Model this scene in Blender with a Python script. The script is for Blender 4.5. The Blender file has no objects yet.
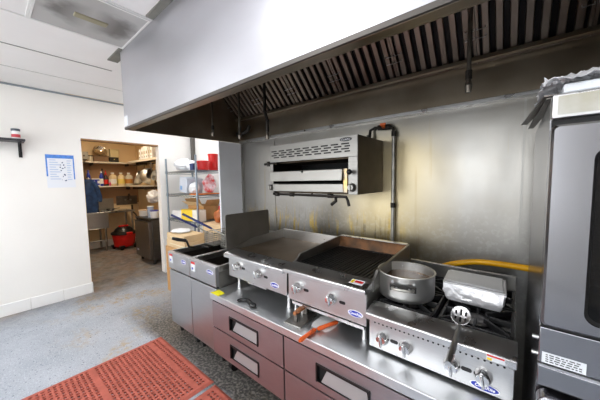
import bpy, bmesh, math, random
from mathutils import Vector, Matrix, noise
random.seed(7)
PI = math.pi
S = bpy.context.scene
COL = S.collection
# ------------------------------------------------------------------ materials
def srgb(c):
    return tuple(((v/255)/12.92 if v/255 <= .04045 else (((v/255)+.055)/1.055)**2.4) for v in c)
MATS = {}
def mat(name, rgb=(200,200,200), rough=.5, metal=0., nscale=0, namt=.0, bump=0., bscale=40, stretch=None, rvar=0., coat=0., emit=None, spec=.5, rgb2=None, aniso=0):
    if name in MATS: return MATS[name]
    m = bpy.data.materials.new(name); m.use_nodes = True
    nt = m.node_tree; N = nt.nodes; L = nt.links
    b = N['Principled BSDF']
    c = srgb(rgb)
    b.inputs['Base Color'].default_value = (*c, 1); b.inputs['Roughness'].default_value = rough
    b.inputs['Metallic'].default_value = metal; b.inputs['Coat Weight'].default_value = coat
    b.inputs['Specular IOR Level'].default_value = spec
    if emit:
        b.inputs['Emission Color'].default_value = (*srgb(emit[0]), 1); b.inputs['Emission Strength'].default_value = emit[1]
    co = N.new('ShaderNodeTexCoord'); out = co.outputs['Object']
    if stretch:
        mp = N.new('ShaderNodeMapping'); mp.inputs['Scale'].default_value = stretch; L.new(out, mp.inputs['Vector']); out = mp.outputs['Vector']
    if nscale and (namt or rvar or rgb2):
        n = N.new('ShaderNodeTexNoise'); n.inputs['Scale'].default_value = nscale; n.inputs['Detail'].default_value = 5
        L.new(out, n.inputs['Vector'])
        mx = N.new('ShaderNodeMix'); mx.data_type = 'RGBA'
        lo = srgb(rgb2) if rgb2 else tuple(max(0, v*(1-namt)) for v in c)
        mx.inputs['A'].default_value = (*lo, 1); mx.inputs['B'].default_value = (*(c if rgb2 else tuple(min(1, v*(1+namt*.5)) for v in c)), 1)
        rp = N.new('ShaderNodeMapRange'); rp.inputs['From Min'].default_value = .35; rp.inputs['From Max'].default_value = .65
        L.new(n.outputs['Fac'], rp.inputs['Value']); L.new(rp.outputs['Result'], mx.inputs['Factor']); L.new(mx.outputs['Result'], b.inputs['Base Color'])
        if rvar:
            r2 = N.new('ShaderNodeMapRange'); r2.inputs['From Min'].default_value = .3; r2.inputs['From Max'].default_value = .7
            r2.inputs['To Min'].default_value = max(.03, rough-rvar); r2.inputs['To Max'].default_value = rough+rvar
            L.new(n.outputs['Fac'], r2.inputs['Value']); L.new(r2.outputs['Result'], b.inputs['Roughness'])
    if bump:
        n2 = N.new('ShaderNodeTexNoise'); n2.inputs['Scale'].default_value = bscale; n2.inputs['Detail'].default_value = 4; L.new(out, n2.inputs['Vector'])
        bp = N.new('ShaderNodeBump'); bp.inputs['Strength'].default_value = bump; bp.inputs['Distance'].default_value = .01
        L.new(n2.outputs['Fac'], bp.inputs['Height']); L.new(bp.outputs['Normal'], b.inputs['Normal'])
    MATS[name] = m
    return m

wall_paint = mat('wall_paint', (241,239,234), .6, nscale=1.2, namt=.03, bump=.05, bscale=60)
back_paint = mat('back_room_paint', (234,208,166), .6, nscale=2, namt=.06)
back_shade = mat('back_room_shade', (170,132,98), .6, nscale=2, namt=.08)  # far wall colour as shaded under the upper shelf
ceil_tile = mat('ceiling_tile', (238,237,235), .8, nscale=3, namt=.02, bump=.06, bscale=120)
white_trim = mat('white_trim', (240,240,238), .35)
dark_line = mat('dark_joint', (140,139,134), .7)
grid_white = mat('grid_white', (225,225,222), .5)
grid_grey = mat('grid_grey', (120,120,112), .6, nscale=8, namt=.15)
header_wood = mat('header_wood', (150,112,70), .6, nscale=10, namt=.2, stretch=(6,1,6))
steel = mat('steel', (202,202,202), .3, 1, nscale=14, namt=.04, rvar=.03, stretch=(1,12,12))
steel_top = mat('steel_worktop', (218,220,222), .4, 1, nscale=5, namt=.04, rvar=.03, stretch=(1,1.5,1))
steel_door = mat('steel_drawer', (170,160,163), .46, 1, nscale=10, namt=.04, rvar=.03, stretch=(1,8,8))
steel_bright = mat('steel_bright', (208,208,208), .3, 1, nscale=10, namt=.05, rvar=.05)
steel_panel = mat('steel_control_panel', (200,200,200), .36, 1, nscale=16, namt=.06, rvar=.06, stretch=(1,10,26))
steel_hood = mat('steel_hood', (192,192,197), .45, 1, nscale=2.5, namt=.04, rvar=.03, stretch=(1,1,3))
steel_greasy = mat('steel_greasy', (166,155,139), .34, 1, nscale=3, rvar=.04, rgb2=(148,136,118))
steel_oven = mat('steel_oven', (150,150,154), .25, 1, nscale=3, namt=.03, rvar=.02)
steel_dull = mat('steel_dull', (158,156,151), .42, 1, nscale=6, namt=.08, rvar=.05)
aluminium = mat('aluminium', (206,205,202), .45, 1, nscale=8, namt=.08, rvar=.06)
chrome = mat('chrome', (225,225,225), .12, 1)
black_iron = mat('black_iron', (22,22,23), .45, 0, nscale=30, namt=.3, bump=.2, bscale=150)
black_plastic = mat('black_plastic', (18,18,19), .35)
black_gap = mat('black_gap', (10,10,10), .7)
dark_pan = mat('dark_enamel', (30,30,32), .22, nscale=14, namt=.3, rvar=.1)
griddle_plate_m = mat('griddle_plate', (150,136,118), .46, .9, nscale=5, rgb2=(122,104,84), rvar=.06)
dark_tray = mat('dark_metal', (112,108,104), .42, .9, nscale=10, namt=.2)
pipe_black = mat('pipe_black', (48,44,40), .45, .6, nscale=20, namt=.2)
pipe_galv = mat('pipe_galvanised', (176,174,166), .42, .8, nscale=18, namt=.2)
brass_red = mat('valve_orange', (196,92,40), .4, .3)
blue_ink = mat('logo_blue', (20,42,160), .4)
white_ink = mat('logo_white', (240,240,245), .4)
red_ink = mat('label_red', (200,32,30), .4)
yellow_ink = mat('label_yellow', (232,200,30), .5)
label_white = mat('label_white', (214,218,222), .5)
label_stained = mat('label_stained', (188,188,182), .45, nscale=12, rgb2=(168,164,148))
dark_print = mat('dark_print', (60,60,60), .6)
navy = mat('navy_print', (46,66,112), .6)
poster_white = mat('poster_white', (232,236,242), .4)
poster_blue = mat('poster_blue', (84,140,222), .4, nscale=30, namt=.2)
pale_print = mat('pale_print', (190,204,228), .5)
orange_grip = mat('orange_grip', (214,92,34), .45, nscale=20, namt=.15)
wood_grip = mat('wood_grip', (146,92,54), .5, nscale=12, namt=.3, stretch=(1,8,1))
mat_rubber = mat('red_rubber', (172,92,78), .75, nscale=18, namt=.15, spec=.25)
hose_yellow = mat('hose_yellow', (250,184,10), .38, nscale=12, namt=.06)
cardboard = mat('cardboard', (196,150,96), .8, nscale=10, namt=.08)
cardboard_pale = mat('cardboard_pale', (218,190,148), .8, nscale=10, namt=.05)
tape = mat('parcel_tape', (226,212,180), .3)
white_plastic = mat('white_plastic', (236,236,236), .4, nscale=8, namt=.04)
white_film = mat('white_film', (236,238,240), .35, bump=.4, bscale=30)
blue_plastic = mat('blue_plastic', (36,58,170), .35)
red_plastic = mat('red_plastic', (206,24,20), .35, nscale=8, namt=.08)
red_bag_m = mat('red_bag', (206,40,34), .4, nscale=14, rgb2=(236,220,226))
yellow_box = mat('yellow_card', (240,206,60), .5)
orange_box = mat('orange_card', (216,120,46), .5, nscale=8, namt=.1)
shelf_wire = mat('zinc_wire', (132,142,150), .35, .9)
jacket_m = mat('blue_cloth', (30,62,112), .8, nscale=10, namt=.4, bump=.3, bscale=30)
jug_m = mat('jug_plastic', (226,206,166), .4, nscale=6, namt=.05)
amber = mat('amber_jug', (190,130,60), .35)
glassish = mat('clear_tub', (222,206,160), .2)
dark_brown = mat('dark_brown', (58,44,34), .5)
fridge_m = mat('fridge_steel', (92,90,90), .35, .9, nscale=8, namt=.1, stretch=(1,1,8))
soup = mat('broth', (96,72,46), .12, nscale=6, namt=.3)
lamp_on = mat('lamp_lens', (255,255,255), .5, emit=((250,251,255), 11))
lamp_warm = mat('lamp_lens_warm', (255,255,255), .5, emit=((255,236,206), 26))

def foil_mat():
    m = mat('foil', (240,240,242), .4, .45, bump=.3, bscale=60); return m
foil = foil_mat()

def lens_mat():
    m = bpy.data.materials.new('shadowed_lens'); m.use_nodes = True; nt = m.node_tree; N, L = nt.nodes, nt.links
    b = N['Principled BSDF']; b.inputs['Roughness'].default_value = .35
    co = N.new('ShaderNodeTexCoord'); n = N.new('ShaderNodeTexNoise'); n.inputs['Scale'].default_value = 7; n.inputs['Detail'].default_value = 6
    L.new(co.outputs['Object'], n.inputs['Vector'])
    sp = N.new('ShaderNodeSeparateXYZ'); L.new(co.outputs['Object'], sp.inputs[0])
    def mth(op, a, b_):
        k = N.new('ShaderNodeMath'); k.operation = op
        for i, v in enumerate((a, b_)):
            if isinstance(v, (int, float)): k.inputs[i].default_value = v
            else: L.new(v, k.inputs[i])
        return k.outputs[0]
    def rng(v, a, b_):
        q = N.new('ShaderNodeMapRange'); q.inputs['From Min'].default_value = a; q.inputs['From Max'].default_value = b_; L.new(v, q.inputs['Value']); return q.outputs['Result']
    # tube and holder shadows painted in: ragged oval, darker lobes at its ends
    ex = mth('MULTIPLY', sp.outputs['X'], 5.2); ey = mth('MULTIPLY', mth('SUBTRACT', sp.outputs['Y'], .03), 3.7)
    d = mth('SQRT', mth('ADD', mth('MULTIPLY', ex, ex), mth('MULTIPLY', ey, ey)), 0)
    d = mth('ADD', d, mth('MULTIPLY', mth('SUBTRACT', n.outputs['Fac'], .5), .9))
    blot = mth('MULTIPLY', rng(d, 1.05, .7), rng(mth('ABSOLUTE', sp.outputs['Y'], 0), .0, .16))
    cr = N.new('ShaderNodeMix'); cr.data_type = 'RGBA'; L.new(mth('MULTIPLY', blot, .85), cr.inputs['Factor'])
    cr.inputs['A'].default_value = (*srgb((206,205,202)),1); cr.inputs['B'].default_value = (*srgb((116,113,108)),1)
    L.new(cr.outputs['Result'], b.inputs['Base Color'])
    t = N.new('ShaderNodeBsdfTransparent'); t.inputs['Color'].default_value = (.85,.85,.84,1)
    mx = N.new('ShaderNodeMixShader'); mx.inputs['Fac'].default_value = .7
    L.new(t.outputs[0], mx.inputs[1]); L.new(b.outputs[0], mx.inputs[2]); L.new(mx.outputs[0], N['Material Output'].inputs['Surface'])
    return m
shadowed_lens = lens_mat()
def glass_mat():
    m = bpy.data.materials.new('oven_glass'); m.use_nodes = True; nt = m.node_tree; N, L = nt.nodes, nt.links
    b = N['Principled BSDF']; b.inputs['Base Color'].default_value = (.004,.004,.004,1); b.inputs['Roughness'].default_value = .06
    t = N.new('ShaderNodeBsdfTransparent'); t.inputs['Color'].default_value = (.5,.42,.3,1)
    mx = N.new('ShaderNodeMixShader'); mx.inputs['Fac'].default_value = .6
    L.new(t.outputs[0], mx.inputs[1]); L.new(b.outputs[0], mx.inputs[2]); L.new(mx.outputs[0], N['Material Output'].inputs['Surface'])
    return m
oven_glass = glass_mat()

def floor_mat():
    m = bpy.data.materials.new('epoxy_floor'); m.use_nodes = True; nt = m.node_tree; N, L = nt.nodes, nt.links
    b = N['Principled BSDF']; b.inputs['Roughness'].default_value = .42
    geo = N.new('ShaderNodeNewGeometry'); P = geo.outputs['Position']
    def noise_(scale, detail=6, vec=P):
        n = N.new('ShaderNodeTexNoise'); n.inputs['Scale'].default_value = scale; n.inputs['Detail'].default_value = detail; L.new(vec, n.inputs['Vector']); return n.outputs['Fac']
    def rng(v, a, b_, lo=0, hi=1):
        r = N.new('ShaderNodeMapRange'); r.inputs['From Min'].default_value = a; r.inputs['From Max'].default_value = b_
        r.inputs['To Min'].default_value = lo; r.inputs['To Max'].default_value = hi; L.new(v, r.inputs['Value']); return r.outputs['Result']
    def mth(op, a, b_):
        k = N.new('ShaderNodeMath'); k.operation = op
        for i, v in enumerate((a, b_)):
            if isinstance(v, (int, float)): k.inputs[i].default_value = v
            else: L.new(v, k.inputs[i])
        return k.outputs[0]
    def mix(f, a, b_):
        k = N.new('ShaderNodeMix'); k.data_type = 'RGBA'; L.new(f, k.inputs['Factor'])
        for nm, v in (('A', a), ('B', b_)):
            if isinstance(v, tuple): k.inputs[nm].default_value = (*srgb(v), 1)
            else: L.new(v, k.inputs[nm])
        return k.outputs['Result']
    base = mix(rng(noise_(2.2), .35, .65), (150,157,167), (166,172,181))
    # dark flecks of the epoxy chips
    v = N.new('ShaderNodeTexVoronoi'); v.inputs['Scale'].default_value = 30; L.new(P, v.inputs['Vector'])
    fleck = mth('MULTIPLY', rng(v.outputs['Distance'], .22, .14), rng(noise_(60, 2), .47, .52))
    base = mix(fleck, base, (84,88,96))
    v2 = N.new('ShaderNodeTexVoronoi'); v2.inputs['Scale'].default_value = 55; L.new(P, v2.inputs['Vector'])
    base = mix(mth('MULTIPLY', rng(v2.outputs['Distance'], .16, .1), rng(noise_(45, 2), .55, .6)), base, (226,230,234))
    base = mix(mth('MULTIPLY', rng(noise_(95, 3), .56, .66), .55), base, (112,117,126))
    base = mix(mth('MULTIPLY', rng(noise_(80, 3), .42, .34), .5), base, (206,211,217))
    # worn ochre patches
    sp = N.new('ShaderNodeSeparateXYZ'); L.new(P, sp.inputs[0])
    X, Y = sp.outputs['X'], sp.outputs['Y']
    worn = mth('MULTIPLY', rng(noise_(3.2, 9), .50, .60), rng(noise_(22, 6), .42, .58))
    worn = mth('MULTIPLY', worn, rng(mth('ADD', Y, mth('MULTIPLY', noise_(1.5, 3), .9)), .75, 1.25))
    base = mix(mth('MULTIPLY', worn, .75), base, (164,142,102))
    # trodden grease along the cooking line and in the back room
    edge = mth('ADD', Y, mth('MULTIPLY', mth('SUBTRACT', noise_(2.5, 5), .5), .35))
    dirt1 = mth('MULTIPLY', rng(edge, .90, 1.02), rng(X, -3.7, -2.9))
    dirt2 = rng(mth('SUBTRACT', mth('MULTIPLY', noise_(1.6, 4), .8), X), 4.4, 5.0)
    dirt = mth('MAXIMUM', dirt1, mth('MULTIPLY', dirt2, .75))
    grime = mix(rng(noise_(48, 9), .44, .62), (46,43,39), (118,113,106))
    grime2 = mix(rng(noise_(3.0, 7), .46, .6), mix(rng(noise_(5, 8), .4, .6), (74,67,60), (126,123,120)), (118,94,66))
    gm = mix(dirt2, grime, grime2)
    base = mix(mth('MULTIPLY', dirt, .96), base, gm)
    L.new(base, b.inputs['Base Color'])
    L.new(rng(noise_(14, 5), .35, .65, .32, .55), b.inputs['Roughness'])
    bp = N.new('ShaderNodeBump'); bp.inputs['Strength'].default_value = .25; bp.inputs['Distance'].default_value = .006
    L.new(noise_(55, 5), bp.inputs['Height']); L.new(bp.outputs['Normal'], b.inputs['Normal'])
    return m
floor_m = floor_mat()

def wall_steel_mat():
    m = bpy.data.materials.new('steel_wall_cladding'); m.use_nodes = True; nt = m.node_tree; N, L = nt.nodes, nt.links
    b = N['Principled BSDF']; b.inputs['Metallic'].default_value = 1
    geo = N.new('ShaderNodeNewGeometry'); P = geo.outputs['Position']
    sp = N.new('ShaderNodeSeparateXYZ'); L.new(P, sp.inputs[0]); Z = sp.outputs['Z']; X = sp.outputs['X']
    def noise_(scale, st=None, detail=5):
        vec = P
        if st:
            mp = N.new('ShaderNodeMapping'); mp.inputs['Scale'].default_value = st; L.new(P, mp.inputs['Vector']); vec = mp.outputs['Vector']
        n = N.new('ShaderNodeTexNoise'); n.inputs['Scale'].default_value = scale; n.inputs['Detail'].default_value = detail; L.new(vec, n.inputs['Vector']); return n.outputs['Fac']
    def rng(v, a, b_, lo=0, hi=1):
        r = N.new('ShaderNodeMapRange'); r.inputs['From Min'].default_value = a; r.inputs['From Max'].default_value = b_
        r.inputs['To Min'].default_value = lo; r.inputs['To Max'].default_value = hi; L.new(v, r.inputs['Value']); return r.outputs['Result']
    def mth(op, a, b_):
        k = N.new('ShaderNodeMath'); k.operation = op
        for i, v in enumerate((a, b_)):
            if isinstance(v, (int, float)): k.inputs[i].default_value = v
            else: L.new(v, k.inputs[i])
        return k.outputs[0]
    def mix(f, a, b_):
        k = N.new('ShaderNodeMix'); k.data_type = 'RGBA'; L.new(f, k.inputs['Factor'])
        for nm, v in (('A', a), ('B', b_)):
            if isinstance(v, tuple): k.inputs[nm].default_value = (*srgb(v), 1)
            else: L.new(v, k.inputs[nm])
        return k.outputs['Result']
    base = mix(rng(noise_(1.6), .35, .65), (142,138,130), (156,154,150))
    # yellow heat tint around the broiler and its pipe
    d = mth('ABSOLUTE', mth('ADD', X, .82), 0.0)
    tint = mth('MULTIPLY', rng(d, .55, .1), rng(mth('ADD', Z, mth('MULTIPLY', noise_(3), .5)), 2.2, 1.9))
    base = mix(mth('MULTIPLY', tint, .5), base, (204,182,122))
    # grease runs behind the griddle and grill
    runs = mth('MULTIPLY', rng(noise_(34, (1,1,.10), 7), .5, .6), rng(mth('ADD', Z, mth('MULTIPLY', noise_(22, (1,1,.1)), .45)), 1.46, 1.28))
    runs = mth('MULTIPLY', runs, rng(X, -.62, -.78))
    base = mix(mth('MULTIPLY', runs, .8), base, mix(rng(noise_(6), .4, .6), (206,172,66), (112,102,80)))
    low = mth('MULTIPLY', rng(noise_(40, None, 8), .52, .62), rng(Z, 1.35, 1.1))
    base = mix(mth('MULTIPLY', low, .14), base, (206,204,200))
    streak = mth('MULTIPLY', rng(noise_(14, (1,1,.05), 4), .64, .7), rng(Z, 2.0, 1.8))
    base = mix(mth('MULTIPLY', streak, .35), base, (150,132,92))
    L.new(base, b.inputs['Base Color'])
    L.new(rng(noise_(5, (1,1,.3)),   .3, .7, .32, .41), b.inputs['Roughness'])
    bp = N.new('ShaderNodeBump'); bp.inputs['Strength'].default_value = .05; bp.inputs['Distance'].default_value = .01
    L.new(noise_(2.2), bp.inputs['Height']); L.new(bp.outputs['Normal'], b.inputs['Normal'])
    return m
wall_steel = wall_steel_mat()

# ------------------------------------------------------------------ builders
class MB:
    def __init__(s): s.bm = bmesh.new(); s.mi = 0
    def _tag(s, faces):
        for f in faces: f.material_index = s.mi
        return s
    def box(s, x, y, z, M=None):
        x0, x1 = x; y0, y1 = y; z0, z1 = z
        P = [(x0,y0,z0),(x1,y0,z0),(x1,y1,z0),(x0,y1,z0),(x0,y0,z1),(x1,y0,z1),(x1,y1,z1),(x0,y1,z1)]
        V = [s.bm.verts.new(M @ Vector(p) if M else p) for p in P]
        return s._tag([s.bm.faces.new([V[i] for i in q]) for q in ((3,2,1,0),(4,5,6,7),(0,1,5,4),(1,2,6,5),(2,3,7,6),(3,0,4,7))])
    def hexa(s, P):
        V = [s.bm.verts.new(p) for p in P]
        return s._tag([s.bm.faces.new([V[i] for i in q]) for q in ((3,2,1,0),(4,5,6,7),(0,1,5,4),(1,2,6,5),(2,3,7,6),(3,0,4,7))])
    def prism(s, poly, axis, a, b):
        """polygon (2-d) extruded along axis from a to b; axis x: poly=(y,z), y: (x,z), z: (x,y)"""
        def p3(p, t): return {'x': (t, p[0], p[1]), 'y': (p[0], t, p[1]), 'z': (p[0], p[1], t)}[axis]
        A = [s.bm.verts.new(p3(p, a)) for p in poly]; B = [s.bm.verts.new(p3(p, b)) for p in poly]; n = len(poly)
        F = [s.bm.faces.new(A[::-1]), s.bm.faces.new(B)]
        for i in range(n): F.append(s.bm.faces.new([A[i], A[(i+1)%n], B[(i+1)%n], B[i]]))
        return s._tag(F)
    def cyl(s, p0, p1, r0, r1=None, n=16, cap=True):
        p0, p1 = Vector(p0), Vector(p1); r1 = r0 if r1 is None else r1
        d = (p1-p0).normalized(); u = d.orthogonal().normalized(); v = d.cross(u)
        A = [s.bm.verts.new(p0+r0*(math.cos(2*PI*i/n)*u+math.sin(2*PI*i/n)*v)) for i in range(n)]
        B = [s.bm.verts.new(p1+r1*(math.cos(2*PI*i/n)*u+math.sin(2*PI*i/n)*v)) for i in range(n)]
        F = [s.bm.faces.new([A[i], A[(i+1)%n], B[(i+1)%n], B[i]]) for i in range(n)]
        if cap: F += [s.bm.faces.new(A[::-1]), s.bm.faces.new(B)]
        return s._tag(F)
    def lathe(s, prof, c=(0,0,0), n=32, M=None):
        """profile of (r, z) rotated about z at c"""
        R = []; F = []
        for r, z in prof:
            if r < 1e-6: R.append([s.bm.verts.new((M @ Vector((0,0,z))) + Vector(c) if M else (c[0], c[1], c[2]+z))])
            else:
                ring = []
                for i in range(n):
                    q = Vector((r*math.cos(2*PI*i/n), r*math.sin(2*PI*i/n), z))
                    ring.append(s.bm.verts.new((M @ q if M else q)+Vector(c)))
                R.append(ring)
        for a, b in zip(R, R[1:]):
            for i in range(n):
                j = (i+1) % n
                if len(a) == 1 and len(b) == 1: continue
                if len(a) == 1: F.append(s.bm.faces.new([a[0], b[j], b[i]]))
                elif len(b) == 1: F.append(s.bm.faces.new([a[i], a[j], b[0]]))
                else: F.append(s.bm.faces.new([a[i], a[j], b[j], b[i]]))
        return s._tag(F)
    def tube(s, pts, r, n=10, rs=None, cap=True):
        pts = [Vector(p) for p in pts]; R = []; F = []; u = None
        for k, p in enumerate(pts):
            d = (pts[min(k+1, len(pts)-1)]-pts[max(k-1, 0)]).normalized()
            u = d.orthogonal().normalized() if u is None else (u-d*u.dot(d)).normalized()
            v = d.cross(u); rr = rs[k] if rs else r
            R.append([s.bm.verts.new(p+rr*(math.cos(2*PI*i/n)*u+math.sin(2*PI*i/n)*v)) for i in range(n)])
        for a, b in zip(R, R[1:]):
            for i in range(n): F.append(s.bm.faces.new([a[i], a[(i+1)%n], b[(i+1)%n], b[i]]))
        if cap: F += [s.bm.faces.new(R[0][::-1]), s.bm.faces.new(R[-1])]
        return s._tag(F)
    def ball(s, c, r, n=14, sz=1):
        prof = [(r*math.sin(PI*i/n*1.0), -r*sz*math.cos(PI*i/n)) for i in range(n+1)]
        prof[0] = (0, -r*sz); prof[-1] = (0, r*sz)
        return s.lathe(prof, c, n*2)
    def blob(s, c, rx, ry, rz, amp=.2, freq=4, seed=0, sub=3, flat=None):
        st = bmesh.ops.create_icosphere(s.bm, subdivisions=sub, radius=1)
        for v in st['verts']:
            p = v.co.copy(); k = 1+amp*noise.noise(p*freq*.5+Vector((seed*3.1, seed*1.7, seed)))+amp*.5*noise.noise(p*freq+Vector((seed, 0, 0)))
            q = Vector((p.x*rx*k, p.y*ry*k, p.z*rz*k))
            if flat is not None and q.z < flat: q.z = flat
            v.co = q+Vector(c)
        fs = set(f for v in st['verts'] for f in v.link_faces)
        return s._tag(fs)

LOC = {}
def thing(name, label, cat, loc=(0,0,0), group=None):
    o = bpy.data.objects.new(name, None); COL.objects.link(o); o.empty_display_size = .05
    o.location = loc; LOC[o.name] = Vector(loc); o['label'] = label; o['category'] = cat
    if group: o['group'] = group
    return o
def obj(name, mb, mats, parent=None, bevel=0, label=None, cat=None, group=None, loc=None, angle=35, seg=2, smooth=True):
    """link one mesh object. mb is in world space (or in the thing's build space); the origin goes to the root's base."""
    bm = mb.bm
    bmesh.ops.recalc_face_normals(bm, faces=bm.faces[:])
    root = None
    if parent is not None: root = LOC[parent.name]
    elif loc is not None: root = Vector(loc)
    if root is not None: bmesh.ops.translate(bm, verts=bm.verts[:], vec=-root)
    ca = math.cos(math.radians(angle))
    for f in bm.faces: f.smooth = smooth
    for e in bm.edges:
        if len(e.link_faces) == 2 and e.link_faces[0].normal.dot(e.link_faces[1].normal) < ca: e.smooth = False
    me = bpy.data.meshes.new(name); bm.to_mesh(me); bm.free()
    if not isinstance(mats, (list, tuple)): mats = [mats]
    for m in mats: me.materials.append(m)
    o = bpy.data.objects.new(name, me); COL.objects.link(o)
    if parent is not None:
        o.parent = parent; LOC[o.name] = LOC[parent.name]
    else:
        o.location = root if root is not None else (0,0,0); LOC[o.name] = root if root is not None else Vector((0,0,0))
    if bevel:
        b = o.modifiers.new('bevel', 'BEVEL'); b.width = bevel; b.segments = seg; b.limit_method = 'ANGLE'; b.angle_limit = math.radians(40)
        b.harden_normals = False
    if label: o['label'] = label
    if cat: o['category'] = cat
    if group: o['group'] = group
    return o
def struct(name, mb, m, bevel=0):
    o = obj(name, mb, m, None, bevel); o['kind'] = 'structure'; return o
def B(x, y, z): return MB().box(x, y, z)
def T(pts, r, n=10): return MB().tube(pts, r, n)
def dup(root, loc=None, label=None, group=None, rotz=None):
    r = root.copy(); COL.objects.link(r)
    if loc is not None: r.location = loc
    if rotz is not None: r.rotation_euler = (0,0,rotz)
    if label: r['label'] = label
    if group: r['group'] = group
    for ch in list(root.children):
        c = ch.copy(); COL.objects.link(c); c.parent = r
        for g in list(ch.children):
            d = g.copy(); COL.objects.link(d); d.parent = c
    return r
def lettering(txt, size, m, parent, M, name='lettering', shear=0.25, bold=0.0):
    """flat raised text mesh; M places text space (x right, y up, z out) in world"""
    cu = bpy.data.curves.new(name, 'FONT'); cu.body = txt; cu.size = size; cu.align_x = 'CENTER'; cu.align_y = 'CENTER'; cu.extrude = .0006; cu.shear = shear; cu.offset = bold; cu.resolution_u = 3
    t = bpy.data.objects.new(name+'_tmp', cu); COL.objects.link(t)
    bpy.context.view_layer.update()
    me = bpy.data.meshes.new_from_object(t.evaluated_get(bpy.context.evaluated_depsgraph_get()))
    bpy.data.objects.remove(t); bpy.data.curves.remove(cu)
    me.name = name; me.materials.clear(); me.materials.append(m)
    me.transform(Matrix.Translation(-LOC[parent.name]) @ M)
    o = bpy.data.objects.new(name, me); COL.objects.link(o); o.parent = parent; LOC[o.name] = LOC[parent.name]
    return o
FRONT = Matrix(((1,0,0),(0,0,-1),(0,1,0))).to_4x4()      # text facing -y
def ellipse_xz(mb, cx, cz, rx, rz, y0, y1, n=28):
    return mb.prism([(cx+rx*math.cos(2*PI*i/n), cz+rz*math.sin(2*PI*i/n)) for i in range(n)], 'y', y0, y1)
def badge(parent, x, y, z, rx=.055, rz=.02, tilt=0):
    """blue oval maker's badge with white rim and lettering on a face looking along -y"""
    mb = MB(); ellipse_xz(mb, x, z, rx, rz, y-.001, y+.001)
    mb.mi = 1; ellipse_xz(mb, x, z, rx*.9, rz*.84, y-.0016, y-.0008)
    b = obj('badge', mb, [white_ink, blue_ink], parent, label='blue oval badge with white lettering')
    lettering('CookRite', rz*1.02, white_ink, b, Matrix.Translation((x, y-.002, z)) @ FRONT, bold=.0004)
    return b
def rrect(x0, x1, z0, z1, r, n=6):
    P = []
    for cx, cz, a in ((x1-r, z0+r, -PI/2), (x1-r, z1-r, 0), (x0+r, z1-r, PI/2), (x0+r, z0+r, PI)):
        for i in range(n+1): P.append((cx+r*math.cos(a+PI/2*i/n), cz+r*math.sin(a+PI/2*i/n)))
    return P

# ------------------------------------------------------------------ the room
ZC = 2.675; XL = -4.52
struct('floor', B((-8.2,2.4), (-2.6,3.1), (-.1,0)), floor_m)
struct('ceiling', B((-4.65,2.1), (-2.5,2.6), (ZC+.008,ZC+.1)), ceil_tile)
# grid of T-bars flush in the ceiling
g = MB()
g.box((-2.055,-2.045), (-2.3,.85), (ZC,ZC+.012)); g.box((-2.665,-2.655), (-2.3,.86), (ZC,ZC+.012))
for x in (-1.44,-.83,-.22,.39,1.0,1.61): g.box((x-.005,x+.005), (-2.3,.8), (ZC,ZC+.012))
g.box((-4.5,1.8), (.262,.274), (ZC,ZC+.012)) if False else None
g.box((-2.66,-2.05), (.262,.274), (ZC,ZC+.012)); g.box((-2.66,-2.05), (.846,.858), (ZC,ZC+.012))
g.mi = 1
g.box((-3.273,-3.268), (-2.3,.93), (ZC+.002,ZC+.01))
struct('trim_1', g, [grid_white, dark_line])
g = MB(); g.box((-3.883,-3.879), (-2.3,2.3), (ZC+.003,ZC+.01)); struct('trim_2', g, mat('tile_joint', (196,196,192), .8))
# grey strips filling the gap between tiles and hood
g = MB(); g.box((-3.0,-2.68), (.822,.905), (ZC-.002,ZC+.01)); g.box((-2.03,1.2), (.80,.86), (ZC-.002,ZC+.01)); struct('trim_3', g, grid_grey)
# wall angle where the ceiling meets the left wall
struct('trim_4', B((XL,XL+.016), (-2.4,2.45), (ZC-.014,ZC+.004)), mat('wall_angle', (150,158,164), .5))
w = MB()
w.box((XL-.12,XL), (-2.5,.872), (0,ZC+.02)); w.box((XL-.12,XL), (.872,1.86), (2.128,ZC+.02)); w.box((XL-.12,XL), (1.86,2.6), (0,ZC+.02))
struct('wall_left', w, wall_paint)
struct('trim_5', B((XL-.118,XL+.004), (.874,1.858), (2.108,2.128)), header_wood)
bb = MB()
y = .872
while y > -2.4:
    bb.box((XL,XL+.014), (max(y-.30,-2.4)+.0015, y-.0015), (0,.142)); y -= .30
bb.box((XL-.12,XL+.014), (.872,.884), (0,.142)); bb.box((XL,XL+.014), (1.85,1.90), (0,.142))
struct('baseboard_left', bb, white_trim, bevel=.004)
struct('wall_alcove', B((XL,-2.74), (2.45,2.6), (0,ZC+.02)), wall_paint)
struct('wall_side', B((-2.775,-2.745), (1.82,2.45), (0,2.0)), mat('steel_side', (232,234,238), .45, .12, nscale=4, namt=.03))
struct('wall_back', B((-2.745,2.0), (2.16,2.3), (0,ZC+.02)), wall_steel)
w = MB(); w.box((-4.65,-3.9), (-2.5,-2.4), (0,ZC+.02)); w.box((-2.3,-1.1), (-2.5,-2.4), (0,ZC+.02)); w.box((.1,2.1), (-2.5,-2.4), (0,ZC+.02)); w.box((-1.1,.1), (-2.5,-2.4), (0,.85)); w.box((-1.1,.1), (-2.5,-2.4), (2.45,ZC+.02)); w.box((-3.9,-2.3), (-2.5,-2.4), (0,.85)); w.box((-3.9,-2.3), (-2.5,-2.4), (2.45,ZC+.02))
struct('wall_front', w, wall_paint)
w = MB()
for x in (-3.9,-3.12,-2.34): w.box((x,x+.04), (-2.48,-2.42), (.85,2.45))
w.box((-3.9,-2.3), (-2.48,-2.42), (.85,.89)); w.box((-3.9,-2.3), (-2.48,-2.42), (2.41,2.45))
struct('added_window_1', w, white_trim)  # unseen window, added as an opening for front fill light
w = MB()
for x in (-1.1,-.52,.06): w.box((x,x+.04), (-2.48,-2.42), (.85,2.45))
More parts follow.
